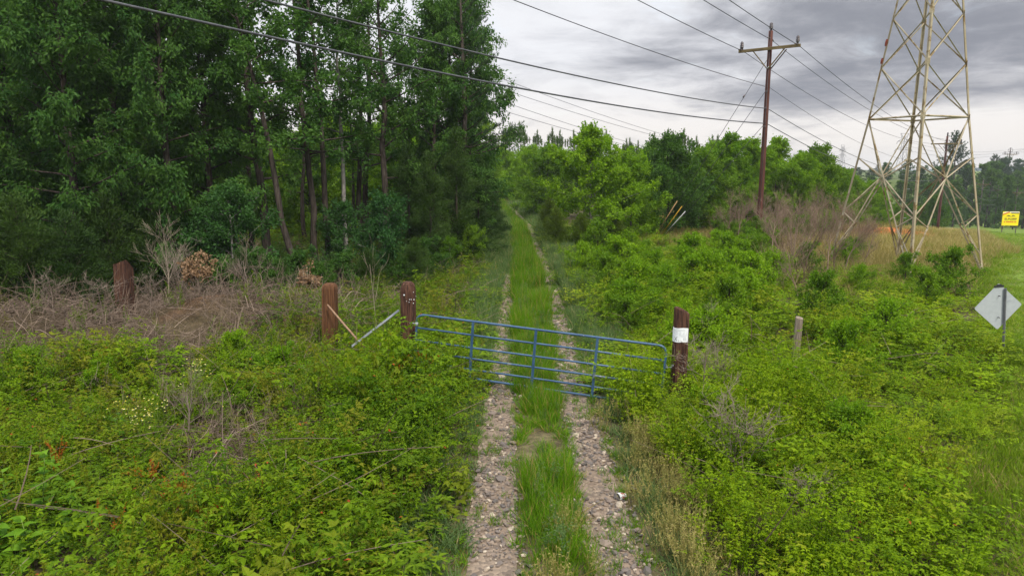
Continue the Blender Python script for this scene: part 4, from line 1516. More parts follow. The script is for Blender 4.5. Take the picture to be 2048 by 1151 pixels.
def solve_end(A, Bxy, sag, px, py):
    """height of the far end so that the sagging wire passes photo pixel (px,py)"""
    t = np.linspace(0.02, 0.98, 400)
    lo, hi = -10.0, 60.0
    for _ in range(50):
        mid = (lo + hi) / 2
        B = np.array([Bxy[0], Bxy[1], mid])
        P = np.array(A) + (B - np.array(A)) * t[:, None]
        P[:, 2] -= 4 * sag * t * (1 - t)
        x, y, d = project(P)
        ok = d > 1
        k = np.argmin(np.where(ok, np.abs(x - px) + (np.abs(y - py) > 700) * 0, 1e9))
        if y[k] > py:
            lo = mid
        else:
            hi = mid
    return mid


ca, sa = math.cos(arz), math.sin(arz)


def armpt(x, y, z, base=(X1, Y1, Z1), s=1.0, s3=1.0):
    return np.array([base[0] + (x * ca - y * sa) * s, base[1] + (x * sa + y * ca) * s, base[2] + z * s3])


P0 = np.array([X1, Y1]) - DIR * 66
za = H1 - 1.05
WG = 'wires of the roadside line'
b2 = far_poles[0]
for (x, z, px, py, lab) in [(-1.67, za + .06, 1275, 0, 'left crossarm wire running from the near pole out of the picture top'),
                            (0, H1 - .47, 1407, 0, 'pole-top wire running from the near pole out of the picture top'),
                            (1.67, za + .06, 1457, 0, 'right crossarm wire running from the near pole out of the picture top')]:
    A = armpt(x, -.7, z)
    B = np.array([P0[0] + x * ca, P0[1] + x * sa])
    zb_ = solve_end(A, B, 1.0, px, py)
    wire(A, (B[0], B[1], zb_), 1.0, .019, 'wire', 'power_wire', lab, WG)
    A2 = armpt(x, .4, z - .05)
    B2 = armpt(x, -.5, z, (b2[0], b2[1], b2[2]), 1.0, b2[3])
    wire(A2, B2, 1.3, .017, 'wire', 'power_wire', lab.replace('running from the near pole out of the picture top', 'running from the near pole to the pole behind the tower'), WG)
for (py1, px, py, r, sag, mat, lab) in [(247, 200, 0, .030, 1.15, 'cable_grey', 'lowest thick cable bundle crossing the wood to the near pole'),
                                   (217, 534, 0, .026, 1.15, 'cable_grey', 'upper thick cable crossing the wood to the near pole'),
                                   (174, 1026, 0, .015, 1.1, 'wire', 'thin neutral wire crossing the open sky to the near pole')]:
    zz = at_y(1522, py1, Y1)[2] - Z1
    A = armpt(-.03, -.2, zz)
    zb_ = solve_end(A, P0, sag, px, py)
    wire(A, (P0[0], P0[1], zb_), sag, r, mat, 'overhead_cable', lab, WG, 70, 7, 'cable')
    A2 = armpt(.03, .2, zz)
    B2 = armpt(0, -.2, zz * .97, (b2[0], b2[1], b2[2]), 1.0, b2[3])
    wire(A2, B2, 1.6, r * .8, mat, 'overhead_cable', lab.replace('crossing the wood to', 'leading away behind').replace('crossing the open sky to', 'leading away behind'), WG, 40, 5, 'cable')
for k, (x, zf) in enumerate(((-1.67, .92), (1.67, .92), (0, .70), (0, .60))):
    b3, b4 = far_poles[1], far_poles[2]
    wire(armpt(x, .3, H1 * zf, (b2[0], b2[1], b2[2]), 1, b2[3]), (b4[0] + x, b4[1], b4[2] + H1 * b4[3] * zf), 1.8, .03, 'cable_grey', 'power_wire', ['left top far wire between the distant utility poles', 'right top far wire between the distant utility poles', 'upper far cable between the distant utility poles', 'lower far cable between the distant utility poles'][k], 'far wires of the roadside line', 20, 4)
    b5 = far_poles[3]
    wire((b4[0] + x, b4[1], b4[2] + H1 * b4[3] * zf), (b5[0] + x, b5[1], b5[2] + H1 * b5[3] * zf), .1, .03, 'cable_grey', 'power_wire', ['left top short wire', 'right top short wire', 'upper short cable', 'lower short cable'][k] + ' between the two poles at the yellow sign', 'far wires at the yellow sign', 12, 4)
bx = far_poles[4]
for k, (px, py) in enumerate(((2140, 279), (2140, 292), (2140, 262))):
    wire(at_y(2015, 300 + 4 * k, 330), at_y(px, py + 2, 300), .8, .045, 'cable_grey', 'power_wire', ['middle', 'lowest', 'highest'][k] + ' faint far wire crossing the sky at the right edge', 'faint far wires at the right edge', 14, 4)
    wire(at_y(2015, 300 + 4 * k, 330), at_y(1812, 282 + 9 * k, 262), 2.2, .04, 'cable_grey', 'power_wire', ['highest', 'middle', 'lowest'][k] + ' faint far wire between the far lattice tower and the distant pole', 'faint far wires behind the tower', 20, 4)

# guy wires with coloured guards
anchor = {}
for (gx0, gy0, gx1, gy1, hy, mat, lab) in [(1311, 470, 1346, 402, 118, 'orange_guard', 'guy wire with a faded orange guard, tied to the pole just under the crossarm'),
                                           (1319, 474, 1369, 412, 182, 'yellow_guard', 'guy wire with a yellow guard, tied to the pole at the neutral wire'),
                                           (1323, 475, 1374, 422, 250, 'white_guard', 'guy wire with a white guard, tied to the pole at the lowest cable')]:
    T_ = armpt(-.08, -.05, at_y(1520, hy, Y1)[2] - Z1)
    Ya = 47.0
    A_ = at_y(gx0, gy0, Ya)
    # guard top lies on the straight line from anchor to pole: pick forward distance that fits the pixel row
    root = empty('guy_wire', A_)
    tag(root, lab, 'guy wire', 'guy wires of the near pole')
    best = None
    for f in np.linspace(.05, .4, 80):
        q = A_ + (T_ - A_) * f
        x, y, _ = project(q)
        e = abs(y - gy1)
        if best is None or e < best[0]:
            best = (e, f)
    G_ = A_ + (T_ - A_) * best[1]
    b = MB()
    b.tube([(0, 0, -.3), T_ - A_], .016, 5)
    add_part(b, 'strand', M['wire'], root)
    b = MB()
    b.tube([(T_ - A_) * .01, G_ - A_], .029, 8)
    add_part(b, 'guard', M[mat], root)
    if hy == 118:
        b = MB()
        b.tube([(T_ - A_) * .80, (T_ - A_) * .815], .05, 6)
        add_part(b, 'strain_insulator', M['insulator'], root)

# ------------------------------------------------------------------ steel tower
TC = np.array([19.15, 33.12])
TH = -0.4307
HB, HW, ZW = 3.3275, 2.0921, 7.184
HT = lambda z: HW + (1.4087 - HW) * (z - ZW) / (12.0 - ZW)
tz0 = gz(*TC)
root = empty('lattice_tower', (TC[0], TC[1], 0))
tag(root, 'pale weathered steel lattice tower standing in the brush', 'pylon')
ANG = [math.pi + TH, -math.pi / 2 + TH, TH, math.pi / 2 + TH]     # L, F, R, B in order round the square


def tcorner(k, z):
    h = HB + (HW - HB) * z / ZW if z <= ZW else HT(z)
    a = ANG[k % 4]
    return np.array([math.cos(a) * h, math.sin(a) * h, z])


def angle_bar(p, q, w, t=.012, inward=None, name='brace', mat=None):
    """L-section steel bar"""
    b = MB()
    p, q = np.array(p), np.array(q)
    mid = (p + q) / 2
    inn = -np.array([mid[0], mid[1], 0.0]) if inward is None else np.array(inward)
    inn /= np.linalg.norm(inn) + 1e-9
    d = (q - p) / np.linalg.norm(q - p)
    s_ = np.cross(d, inn)
    s_ /= np.linalg.norm(s_)
    n_ = np.cross(s_, d)
    a1 = (s_ + n_) / math.sqrt(2)
    a2 = (-s_ + n_) / math.sqrt(2)
    prof = [np.zeros(3), a1 * w, a1 * w + a2 * t, a1 * t + a2 * t, a2 * w + a1 * t, a2 * w]
    V = [p + v for v in prof] + [q + v for v in prof]
    Q = [[k, (k + 1) % 6, 6 + (k + 1) % 6, 6 + k] for k in range(6)] + [[0, 3, 2, 1], [0, 5, 4, 3], [6, 7, 8, 9], [6, 9, 10, 11]]
    b.add(V, Q)
    return b.build(name, mat or M['galv'], root)


zl = [ZW, 9.55, 11.75, 13.85, 15.8, 17.6, 19.2, 20.7]
for k in range(4):
    angle_bar(tcorner(k, -.6), tcorner(k, ZW), .105, .018, name='leg')
    angle_bar(tcorner(k, ZW), tcorner(k, zl[-1]), .098, .016, name='leg')
    # ring at the waist, two flats per side
    a, b_ = tcorner(k, ZW), tcorner(k + 1, ZW)
    angle_bar(a, b_, .062, .012, name='waist_bar')
    for i in range(len(zl) - 1):
        angle_bar(tcorner(k, zl[i]), tcorner(k + 1, zl[i + 1]), .050, .008)
        nudge = -np.array([(a + b_)[0], (a + b_)[1], 0]) * .012
        angle_bar(tcorner(k + 1, zl[i]) + nudge, tcorner(k, zl[i + 1]) + nudge, .050, .008)
    # splayed lower panel: big cross plus redundant members
    c0, c1 = tcorner(k, 0.0), tcorner(k + 1, 0.0)
    angle_bar(a, c1, .055, .009)
    angle_bar(b_ + nudge, c0 + nudge, .055, .009)
    fx = HW / (HW + HB)
    X_ = a + (c1 - a) * fx
    for (cc, top_c, kk) in ((c0, a, k), (c1, b_, k + 1)):
        zx = X_[2]
        angle_bar(X_ + nudge * .5, tcorner(kk, zx + .95), .048, .008)
        lowmid = X_ + (cc - X_) * .5
        angle_bar(X_ + nudge * .5, tcorner(kk, zx * .62), .048, .008)
        angle_bar(lowmid + nudge * .5, tcorner(kk, zx * .62), .044, .008)
        angle_bar(lowmid + nudge * .5, tcorner(kk, zx * .18), .044, .008)
for k in range(4):
    for z in zl[:4]:
        b = MB()
        p = tcorner(k, z)
        inn = -np.array([p[0], p[1], 0]) / np.hypot(p[0], p[1])
        b.box((.20, .012, .26), frame(p + inn * .02 - [0, 0, .13], p + inn * .02 + [0, 0, .13], tuple(inn)))
        b.build('gusset_plate', M['galv'], root)
b = MB()
for i in range(14):
    z = .8 + i * .75
    p = tcorner(3, z)
    d = np.array([-1, .2, 0]) * .22 * (1 if i % 2 else -1)
    b.tube([p, p + d], .011, 5)
add_part(b, 'step_bolts', M['galv_bright'], root)
for z0, z1 in ((10.55, 10.85), (9.75, 10.0)):
    p, q = tcorner(0, z0), tcorner(0, z1)
    b = MB()
    b.tube([p, (p + q) / 2, q], [.052, .066, .052], 8)
    add_part(b, 'rust_patch', M['rust'], root, False)


# far lattice towers
def far_tower():
    root = empty('lattice_tower', (0, 0, 0))
    b = MB()
    H, wb, wt_ = 30.0, 3.6, 1.0
    cs = [(-1, -1), (1, -1), (1, 1), (-1, 1)]

    def c(k, z):
        w = wb + (wt_ - wb) * min(1, z / 20)
        return np.array([cs[k % 4][0] * w, cs[k % 4][1] * w, z])
    z_ = [0, 5, 9.5, 13.5, 17, 20, 23, 26, 28.5]
    for k in range(4):
        b.tube([c(k, 0), c(k, 20), c(k, 28.5)], .13, 4)
        for i in range(len(z_) - 1):
            b.tube([c(k, z_[i]), c(k + 1, z_[i + 1])], .06, 3)
            b.tube([c(k + 1, z_[i]), c(k, z_[i + 1])], .06, 3)
    add_part(b, 'lattice_body', M['far_steel'], root)
    for z, w in ((20.0, 6.2), (25.0, 5.0)):
        for sx in (-1, 1):
            b = MB()
            for sy in (-1, 1):
                b.tube([(sx * 1.0, sy, z), (sx * w, 0, z)], .12, 4)
                b.tube([(sx * 1.0, sy, z + 1.6), (sx * w, 0, z)], .09, 4)
            b.tube([(sx * w, 0, z), (sx * (w + .7), 0, z - 1.5)], .14, 5)
            add_part(b, 'crossarm', M['far_steel'], root)
    for sx in (-1, 1):
        b = MB()
        for sy in (-1, 1):
            b.tube([(sx, sy, 27), (sx * 3.2, 0, 30)], .09, 4)
        b.tube([(sx * 3.2, 0, 30), (0, 0, 30)], .12, 4)
        add_part(b, 'peak', M['far_steel'], root)
    return root


ft = far_tower()
tag(ft, 'far grey lattice tower seen through the legs of the near tower', 'pylon', 'far lattice towers')
xt = x_of(1806, 262, 10)
gt_ = gz(xt, 262)
zt_ = at_y(1806, 267, 262)[2]
ft.location = (xt, 262, gt_)
ft.scale = ((zt_ - gt_) / 30,) * 3
ft.rotation_euler = (0, 0, .25)
f2 = copy_tree(ft)
tag(f2, 'farthest lattice tower peeping over the saplings left of the near tower')
xt2 = x_of(1684, 430, 10)
gt2 = gz(xt2, 430)
zt2 = at_y(1684, 290, 430)[2]
f2.location = (xt2, 430, gt2)
f2.scale = ((zt2 - gt2) / 30,) * 3
f2.rotation_euler = (0, 0, .6)
ze = zt2 - 4
for k, (px, py, Y, dxx, dzz) in enumerate([(985, 150, 120, -5, 3), (985, 172, 122, 5, 3), (985, 196, 124, -6, -4), (975, 212, 126, 6, -4), (965, 262, 128, 0, -5)]):
    A = at_y(px, py, Y)
    wire(A, (xt2 + dxx, 430, ze + dzz), 9.0 if k < 4 else 6.0, .042, 'cable_grey', 'transmission_wire', ['highest', 'second highest', 'third highest', 'fourth highest', 'lowest'][k] + ' faint transmission wire slanting down from the wood to the far tower', 'faint transmission wires across the open sky', 40, 4)

# ------------------------------------------------------------------ yellow sale board far on the verge
Yb = 108
c_ = at_y(2021, 437, Yb)
gzb = gz(c_[0], Yb)
root = empty('sale_board', (c_[0], Yb, gzb), RD(-6))
tag(root, 'square yellow board with dark roof logo, far along the verge', 'sign board')
bw, bh = 2.45, 2.2
cz_ = c_[2] - gzb
b = MB()
b.box((bw, .04, bh), Matrix.Translation((0, 0, cz_)), bevel=.01)
add_part(b, 'board', M['yellow'], root, False)
for sx in (-1, 1):
    b = MB()
    b.box((.09, .09, cz_ + bh / 2), Matrix.Translation((sx * (bw / 2 - .2), .075, (cz_ + bh / 2) / 2 - .15)))
    add_part(b, 'board_post', M['far_pole'], root, False)


def strip(x0, z0, x1, z1, w, mat, name='lettering', y=-.026):
    b = MB()
    b.box((w, .006, math.hypot(x1 - x0, z1 - z0)), frame((x0, y, cz_ + z0), (x1, y, cz_ + z1), (0, 1, 0)))
    return b, mat, name


ob = [strip(-1.2, .62, -.25, 1.03, .16, 'sign_red', 'red_ribbon'), strip(-1.2, .86, -.62, 1.06, .10, 'sign_white', 'white_ribbon', -.028), strip(.0, .86, 1.15, .86, .14, 'sign_dark', 'dark_bar'),
      strip(-.6, 1.02, 1.2, 1.02, .12, 'sign_white', 'white_bar', -.0255)]
lg = MB()
for (x0, z0, x1, z1) in ((-.62, .34, -.32, .52), (-.32, .52, -.05, .30), (.08, .30, .32, .52), (.32, .52, .64, .34), (-.32, .52, -.30, .30), (.32, .52, .30, .30)):
    lg.box((.09, .006, math.hypot(x1 - x0, z1 - z0)), frame((x0, -.026, cz_ + z0), (x1, -.026, cz_ + z1), (0, 1, 0)))
add_part(lg, 'roof_logo', M['sign_dark'], root, False)
for b, mt, nm in ob:
    add_part(b, nm, M[mt], root, False)
rng = np.random.default_rng(6)
for (zz, hh, mt, x0, x1) in ((0.0, .15, 'sign_dark', -.85, .85), (-.24, .09, 'sign_dark', -.85, .85), (-.52, .17, 'sign_red', -.9, .9)):
    b = MB()
    x = x0
    while x < x1:
        w = rng.uniform(.06, .12)
        if rng.random() > .16:
            b.box((w * .75, .006, hh), Matrix.Translation((x, -.026, cz_ + zz)))
        x += w
    add_part(b, 'lettering', M[mt], root, False)

# ------------------------------------------------------------------ bare and dead shrubs
for i, (sd, H, sp, dp, nb) in enumerate([(41, 3.3, .55, 3, 9), (42, 2.6, .6, 3, 9), (43, 3.0, .5, 3, 9), (44, 1.7, .75, 3, 8), (45, 3.0, .35, 2, 4)]):
    PROTO['bare%d' % i] = ('bare_sapling', bare_tree(sd, H, sp, (.036, .032, .034, .022, .016)[i], dp, nb, (.8, .8, .8, .55, .9)[i]).mesh('bare_sapling', M['bare_purple'], True))


def put_bare(k, px, Y, s, label, mat='bare_purple', cat='bare sapling', group=None, rz=None, x=None, name='bare_sapling'):
    o = bpy.data.objects.new(name, PROTO[k][1])
    col.objects.link(o)
    x = x_of(px, Y, .5) if x is None else x
    o.location = (x, Y, gz(x, Y))
    o.rotation_euler = (random.uniform(-.1, .1), random.uniform(-.1, .1), random.uniform(0, 6.28) if rz is None else rz)
    o.scale = (s,) * 3
    o.material_slots[0].link = 'OBJECT'
    o.material_slots[0].material = M[mat]
    return tag(o, label, cat, group)


GB = 'bare saplings left of the steel tower'
for (px, Y, k, s, lab) in [(1560, 31, 'bare0', 1.05, 'tallest bare sapling right of the utility pole'), (1586, 35, 'bare2', 1.0, 'slim bare sapling behind the tallest bare one'),
                           (1622, 37, 'bare2', .95, 'bare sapling between the utility pole and the tower'), (1650, 28.5, 'bare0', .95, 'bare sapling nearest the left tower leg'),
                           (1668, 29.5, 'bare2', .9, 'bare sapling just behind the left tower leg'), (1598, 25.5, 'bare1', .85, 'low bare sapling in front of the others'),
                           (1540, 27, 'bare1', .8, 'low bare sapling below the utility pole'), (1725, 33, 'bare1', .9, 'bare bush inside the left tower legs'), (1495, 33, 'bare1', .6, 'small bare bush at the foot of the utility pole'), (1575, 28, 'bare2', 1.05, 'forked bare sapling between the tallest one and the low one'), (1610, 30, 'bare0', .95, 'branchy bare sapling left of the one nearest the tower'), (1690, 31, 'bare0', .85, 'bare sapling right behind the left tower leg'), (1540, 34, 'bare0', 1.0, 'bare sapling just right of the utility pole foot')]:
    put_bare(k, px, Y, s, lab, 'bare_purple', 'bare sapling', GB)
rng = np.random.default_rng(12)
for i in range(26):
    px = 1430 + i * 12 + rng.uniform(-10, 10)
    Y = rng.uniform(42, 58)
    put_bare('bare%d' % (i % 3), px, Y, rng.uniform(.75, 1.1), 'leafless brown sapling in the dead band before the green trees', 'bare_purple', 'bare sapling', 'leafless saplings in the dead band')
for (px, Y, k, s, lab, mat) in [(752, 20, 'bare4', .92, 'tall pale dead sapling between the timber posts', 'bare_pale'), (1400, 13.4, 'bare3', .95, 'tangled dead shrub right of the notice post', 'bare_bark'),
                                (1436, 13.2, 'bare1', .55, 'thin dead shrub tangled behind the notice post', 'bare_bark'),
                                (1470, 9.9, 'bare3', .95, 'grey dead shrub spreading over the right brambles', 'bare_bark'), (1500, 9.6, 'bare3', .8, 'second grey dead shrub just right of the spreading one', 'bare_bark'),
                                (1600, 8.6, 'bare3', .55, 'low dead branches in the brambles at the bottom right', 'bare_bark'), (1408, 17.5, 'bare2', .45, 'thin pale dead stem behind the notice post', 'bare_pale'),
                                (375, 11.4, 'bare2', .50, 'peeling dead sapling stem in the left brambles', 'bare_bark'), (350, 21.5, 'bare1', .9, 'dead shrub behind the red clay mound', 'bare_bark'),
                                (500, 22.5, 'bare2', .75, 'grey dead sapling left of the brown timber post', 'bare_bark'), (340, 23, 'bare2', .95, 'dead pale branches before the cedars', 'bare_pale'),
                                (210, 19.5, 'bare3', .9, 'collapsed dead shrub below the slanted post', 'bare_bark'), (300, 20.5, 'bare3', .8, 'sprawling dead shrub left of the clay mound', 'bare_bark'),
                                (110, 18.5, 'bare3', .8, 'dead shrub beside the broken snag', 'bare_bark')]:
    put_bare(k, px, Y, s, lab, mat, 'dead shrub', 'dead shrubs', name='dead_shrub')
# dead shrubs that still hold curled brown leaves
for (px, Y, h, w, lab, n) in [(398, 21.3, 1.75, .75, 'dead shrub holding a ball of curled brown leaves', 900), (617, 22.5, 1.9, .5, 'upright dead shrub with tan leaves left of the brown post', 800),
                              (600, 22.2, .9, .7, 'low dead shrub with tan leaves beside the brown post', 500)]:
    rng = np.random.default_rng(int(px))
    x = x_of(px, Y, .5)
    e = empty('dead_shrub', (x, Y, gz(x, Y)))
    tag(e, lab, 'dead shrub', 'dead shrubs with brown leaves')
    b = MB()
    for k in range(6):
        q = rng.normal(0, .25, 2) * w
        b.tube([(0, 0, -.1), (q[0] * .5, q[1] * .5, h * .5), (q[0], q[1], h * rng.uniform(.65, .9))], [.018, .012, .004], 5)
    b.build('stem', M['bare_pale'], e, True)
    b = MB()
    u = rng.normal(size=(n, 3))
    u /= np.linalg.norm(u, axis=1)[:, None]
    u *= rng.random((n, 1)) ** .4
    sq = .36 if px == 398 else .5
    P = u * [w * .62, w * .62, h * sq * .75] + [0, 0, h * (.72 if px == 398 else .5)]
    P += (vnoise(P[:, 0] * 5, P[:, 2] * 5)[:, None] - .5) * .3
    A = rdir(rng, n, -.6)
    L = rng.uniform(.07, .15, n)
    b.leaves(P, A, rdir(rng, n), L, L * .55, .7, rng.random(n))
    b.build('curled_leaves', M['dry_leaf'], e)

# ------------------------------------------------------------------ big-leaved weeds at the bottom left corner (every leaf its own part)
def big_leaf_mesh(seed):
    rng = np.random.default_rng(seed)
    b = MB()
    nseg = 6
    t = np.linspace(0, 1, nseg + 1)
    w = .34 * np.sin(math.pi * np.clip(t, 0, 1) ** .62) * (1 - t * .25) + .004
    droop = -.42 * t ** 2 + .1 * t
    V = []
    for i in range(nseg + 1):
        for q, f in ((-1, .10), (0, 0), (1, .10)):
            V.append([t[i], q * w[i], droop[i] + f * w[i] * 1.4 + rng.normal(0, .008)])
    Q = []
    for i in range(nseg):
        for j in range(2):
            Q.append([i * 3 + j, i * 3 + j + 1, i * 3 + j + 4, i * 3 + j + 3])
    b.add(V, Q, tint=rng.random())
    return b.mesh('leaf', M['big_leaf'], True)


BL = [big_leaf_mesh(k) for k in range(4)]
M['weed_stem'] = plain_mat('weed_stem', (.10, .16, .03), (.17, .24, .05), 8, .7)
rng = np.random.default_rng(77)
WL = ['tallest large-leaved weed at the bottom left', 'large-leaved weed at the very left edge', 'low large-leaved weed in front of the tallest one', 'large-leaved weed right of the tallest one',
      'short large-leaved weed at the lower left edge', 'large-leaved weed behind the tallest one', 'broad-leaved weed climbing the left gate post', 'second broad-leaved weed before the left gate post', 'broad-leaved weed under the gate top rail']
for k, (px, py, h, s) in enumerate([(88, 1075, 1.25, 1.1), (22, 1080, 1.0, 1.15), (70, 1140, .72, 1.2), (150, 1080, .8, 1.0), (5, 1140, .7, 1.1), (110, 1020, .9, 1.0), (812, 735, .85, .95), (836, 748, .75, .9), (858, 742, .8, .7)]):
    p = on_ground(px, py)
    if k > 5:
        Yk = 13.6
        p = np.array([x_of(px, Yk), Yk, gz(x_of(px, Yk), Yk) + .25])
    e = empty('broadleaf_weed', p, rng.uniform(0, 6.28))
    tag(e, WL[k], 'weed', 'large-leaved weeds')
    b = MB()
    ben = rng.normal(0, .05, 2)
    b.tube([(0, 0, -.1), (ben[0] * .4, ben[1] * .4, h * .5), (ben[0], ben[1], h)], [.009, .007, .003], 5)
    b.build('stem', M['weed_stem'], e, True)
    nl = int(6 + h * 9)
    for j in range(nl):
        q = .25 + .75 * (j + .5) / nl
        o = bpy.data.objects.new('leaf', BL[int(rng.integers(4))])
        col.objects.link(o)
        o.parent = e
        o.location = (ben[0] * q ** 1.5, ben[1] * q ** 1.5, h * q)
        o.rotation_euler = (rng.normal(0, .15), RD(-28 + 30 * (1 - q) + rng.normal(0, 12)), j * 1.6 + rng.normal(0, .3))
        o.scale = (s * rng.uniform(.14, .22) * (1.15 - .55 * q ** 3),) * 3

# ------------------------------------------------------------------ ground cover, instanced from pieces held in the same mesh
def scatter(name, mats, variants, P, rot, scl, itint, vid=None, parent=None, seed=0):
    rng = np.random.default_rng(seed)
    n = len(P)
    mb = MB()
    ids = []
    for k, v in enumerate(variants):
        V = np.vstack(v.V)
        Q = np.vstack(v.Q) if v.Q else None
        T = np.vstack(v.T) if v.T else None
        tn = np.concatenate(v.tint)
        mb.add(V, Q, T, tint=tn)
        if v.qm:
            mb.qm[-1] = np.concatenate(v.qm)
        if v.tm:
            mb.tm[-1] = np.concatenate(v.tm)
        ids.append(np.full(len(V), k))
    mb.add(P)
    ids.append(np.full(n, -1))
    nv = mb.n - n
    o = mb.build(name, mats, parent)
    me = o.data

    def put(nm, typ, data, dim):
        a = me.attributes.new(nm, typ, 'POINT')
        full = np.zeros((mb.n, dim))
        full[nv:] = np.asarray(data, float).reshape(n, dim)
        a.data.foreach_set('vector' if dim == 3 else 'value', full.ravel().astype(np.float32) if typ != 'INT' else full.ravel().astype(np.int32))
    a = me.attributes.new('vid', 'INT', 'POINT')
    a.data.foreach_set('value', np.concatenate(ids).astype(np.int32))
    put('rot', 'FLOAT_VECTOR', rot, 3)
    put('scl', 'FLOAT_VECTOR', scl, 3)
    put('itint', 'FLOAT', itint, 1)
    put('pick', 'INT', rng.integers(0, len(variants), n) if vid is None else vid, 1)
    g = bpy.data.node_groups.new('scatter_' + name, 'GeometryNodeTree')
    g.interface.new_socket('Geometry', in_out='INPUT', socket_type='NodeSocketGeometry')
    g.interface.new_socket('Geometry', in_out='OUTPUT', socket_type='NodeSocketGeometry')
    N = g.nodes
    gi, go = N.new('NodeGroupInput'), N.new('NodeGroupOutput')

    def na(nm, typ):
        q = N.new('GeometryNodeInputNamedAttribute')
        q.data_type = typ
        q.inputs['Name'].default_value = nm
        return next(s for s in q.outputs if s.enabled and s.name == 'Attribute')
    v = na('vid', 'INT')
    cmp_ = N.new('FunctionNodeCompare')
    cmp_.data_type = 'INT'
    cmp_.operation = 'LESS_THAN'
    ins = [s for s in cmp_.inputs if s.enabled]
    g.links.new(v, ins[0])
    ins[1].default_value = 0
    sepg = N.new('GeometryNodeSeparateGeometry')
    sepg.domain = 'POINT'
    g.links.new(gi.outputs[0], sepg.inputs[0])
    g.links.new(cmp_.outputs[0], sepg.inputs[1])
    sp = N.new('GeometryNodeSplitToInstances')
    sp.domain = 'POINT'
    g.links.new(sepg.outputs[1], sp.inputs[0])
    g.links.new(v, sp.inputs['Group ID'])
    ip = N.new('GeometryNodeInstanceOnPoints')
    g.links.new(sepg.outputs[0], ip.inputs['Points'])
    g.links.new(sp.outputs[0], ip.inputs['Instance'])
    ip.inputs['Pick Instance'].default_value = True
    g.links.new(na('pick', 'INT'), ip.inputs['Instance Index'])
    g.links.new(na('rot', 'FLOAT_VECTOR'), ip.inputs['Rotation'])
    g.links.new(na('scl', 'FLOAT_VECTOR'), ip.inputs['Scale'])
    g.links.new(ip.outputs[0], go.inputs[0])
    md = o.modifiers.new('scatter', 'NODES')
    md.node_group = g
    return o


def candidates(x0, x1, y0, y1, step, seed, ml=260):
    rng = np.random.default_rng(seed)
    gx, gy = np.meshgrid(np.arange(x0, x1, step), np.arange(y0, y1, step), indexing='ij')
    x = gx.ravel() + rng.uniform(-.5, .5, gx.size) * step
    y = gy.ravel() + rng.uniform(-.5, .5, gx.size) * step
    z = ground(x, y)
    px, py, d = project(np.stack([x, y, z], -1))
    ok = (d > .5) & (px > -ml) & (px < 2048 + ml) & (py < 1420)
    return x[ok], y[ok], z[ok], rng


def bramble_clump(seed, stems=13, nodes=8, L=.075, h=.72, r=.45, wr=.6, arch=1.0, fan=3, spread=.055):
    """arching canes whose nodes carry fans of leaflets, denser towards the tips"""
    rng = np.random.default_rng(seed)
    b = MB()
    P, A, T, Lq, Nn = [], [], [], [], []
    for k in range(stems):
        a = rng.uniform(0, 6.28)
        rr = r * math.sqrt(rng.random())
        base = np.array([rr * .6 * math.cos(a), rr * .6 * math.sin(a), 0])
        out = np.array([math.cos(a), math.sin(a), 0]) * r * rng.uniform(.2, 1.15)
        hh = h * rng.uniform(.45, 1.2)
        t = np.linspace(0, 1, 7)
        pts = base + out * (t ** 1.4)[:, None] + np.array([0, 0, 1.]) * (hh * np.sin(t * (1.15 + .85 * arch * rng.random())))[:, None]
        pts[1:] += rng.normal(0, .012, (6, 3)).cumsum(0)
        b.tube(pts, np.linspace(.005, .002, 7), 3, tint=.05, caps=False)
        st = rng.normal(.5, .30)
        q = np.sort(1 - rng.random(nodes) ** 1.5 * .8)
        for j, u in enumerate(q):
            c = np.array([np.interp(u, t, pts[:, i]) for i in range(3)])
            an = a + j * 2.4 + rng.normal(0, .4)
            tilt = rng.uniform(-.1, .5)
            pet = np.array([math.cos(an), math.sin(an), tilt]) * spread * rng.uniform(.5, 1.4)
            for f in range(fan):
                g = an + (f - (fan - 1) / 2) * 1.05
                P.append(c + pet * (1 if fan < 4 else .3 + .35 * f))
                A.append([math.cos(g), math.sin(g), tilt - .25 + rng.normal(0, .15)])
                Nn.append([rng.normal(0, .35), rng.normal(0, .35), 1])
                T.append(st + .18 * (u - .6) + rng.normal(0, .10))
                Lq.append(L * rng.uniform(.65, 1.25) * (1.1 - .35 * u ** 4))
    T = np.clip(T, 0, .98)
    T = np.where(rng.random(len(T)) > .997, 1.0, T)
    Lq = np.array(Lq)
    b.leaves(np.array(P), np.array(A), np.array(Nn), Lq, Lq * wr, .2, T)
    return b


def upright_weed(seed, h=.95, n=170, L=.085, stems=6, r=.16):
    rng = np.random.default_rng(seed)
    b = MB()
    for k in range(stems):
        base = np.append(rng.normal(0, r * .6, 2), 0)
        top = base + np.append(rng.normal(0, r, 2), h * rng.uniform(.6, 1.1))
        b.tube([base, (base + top) / 2 + rng.normal(0, .02, 3), top], [.006, .004, .002], 3, tint=.2, caps=False)
        m = n // stems
        q = rng.uniform(.2, 1, m)
        P = base + (top - base) * q[:, None]
        a = np.arange(m) * 2.4
        A = np.stack([np.cos(a), np.sin(a), rng.uniform(-.1, .7, m)], -1)
        Ls = L * (1.15 - .6 * q) * rng.uniform(.7, 1.2, m)
        b.leaves(P, A, rdir(rng, m, 1.2), Ls, Ls * .34, .15, np.clip(q * .7 + rng.normal(.15, .12, m), 0, .99))
    return b


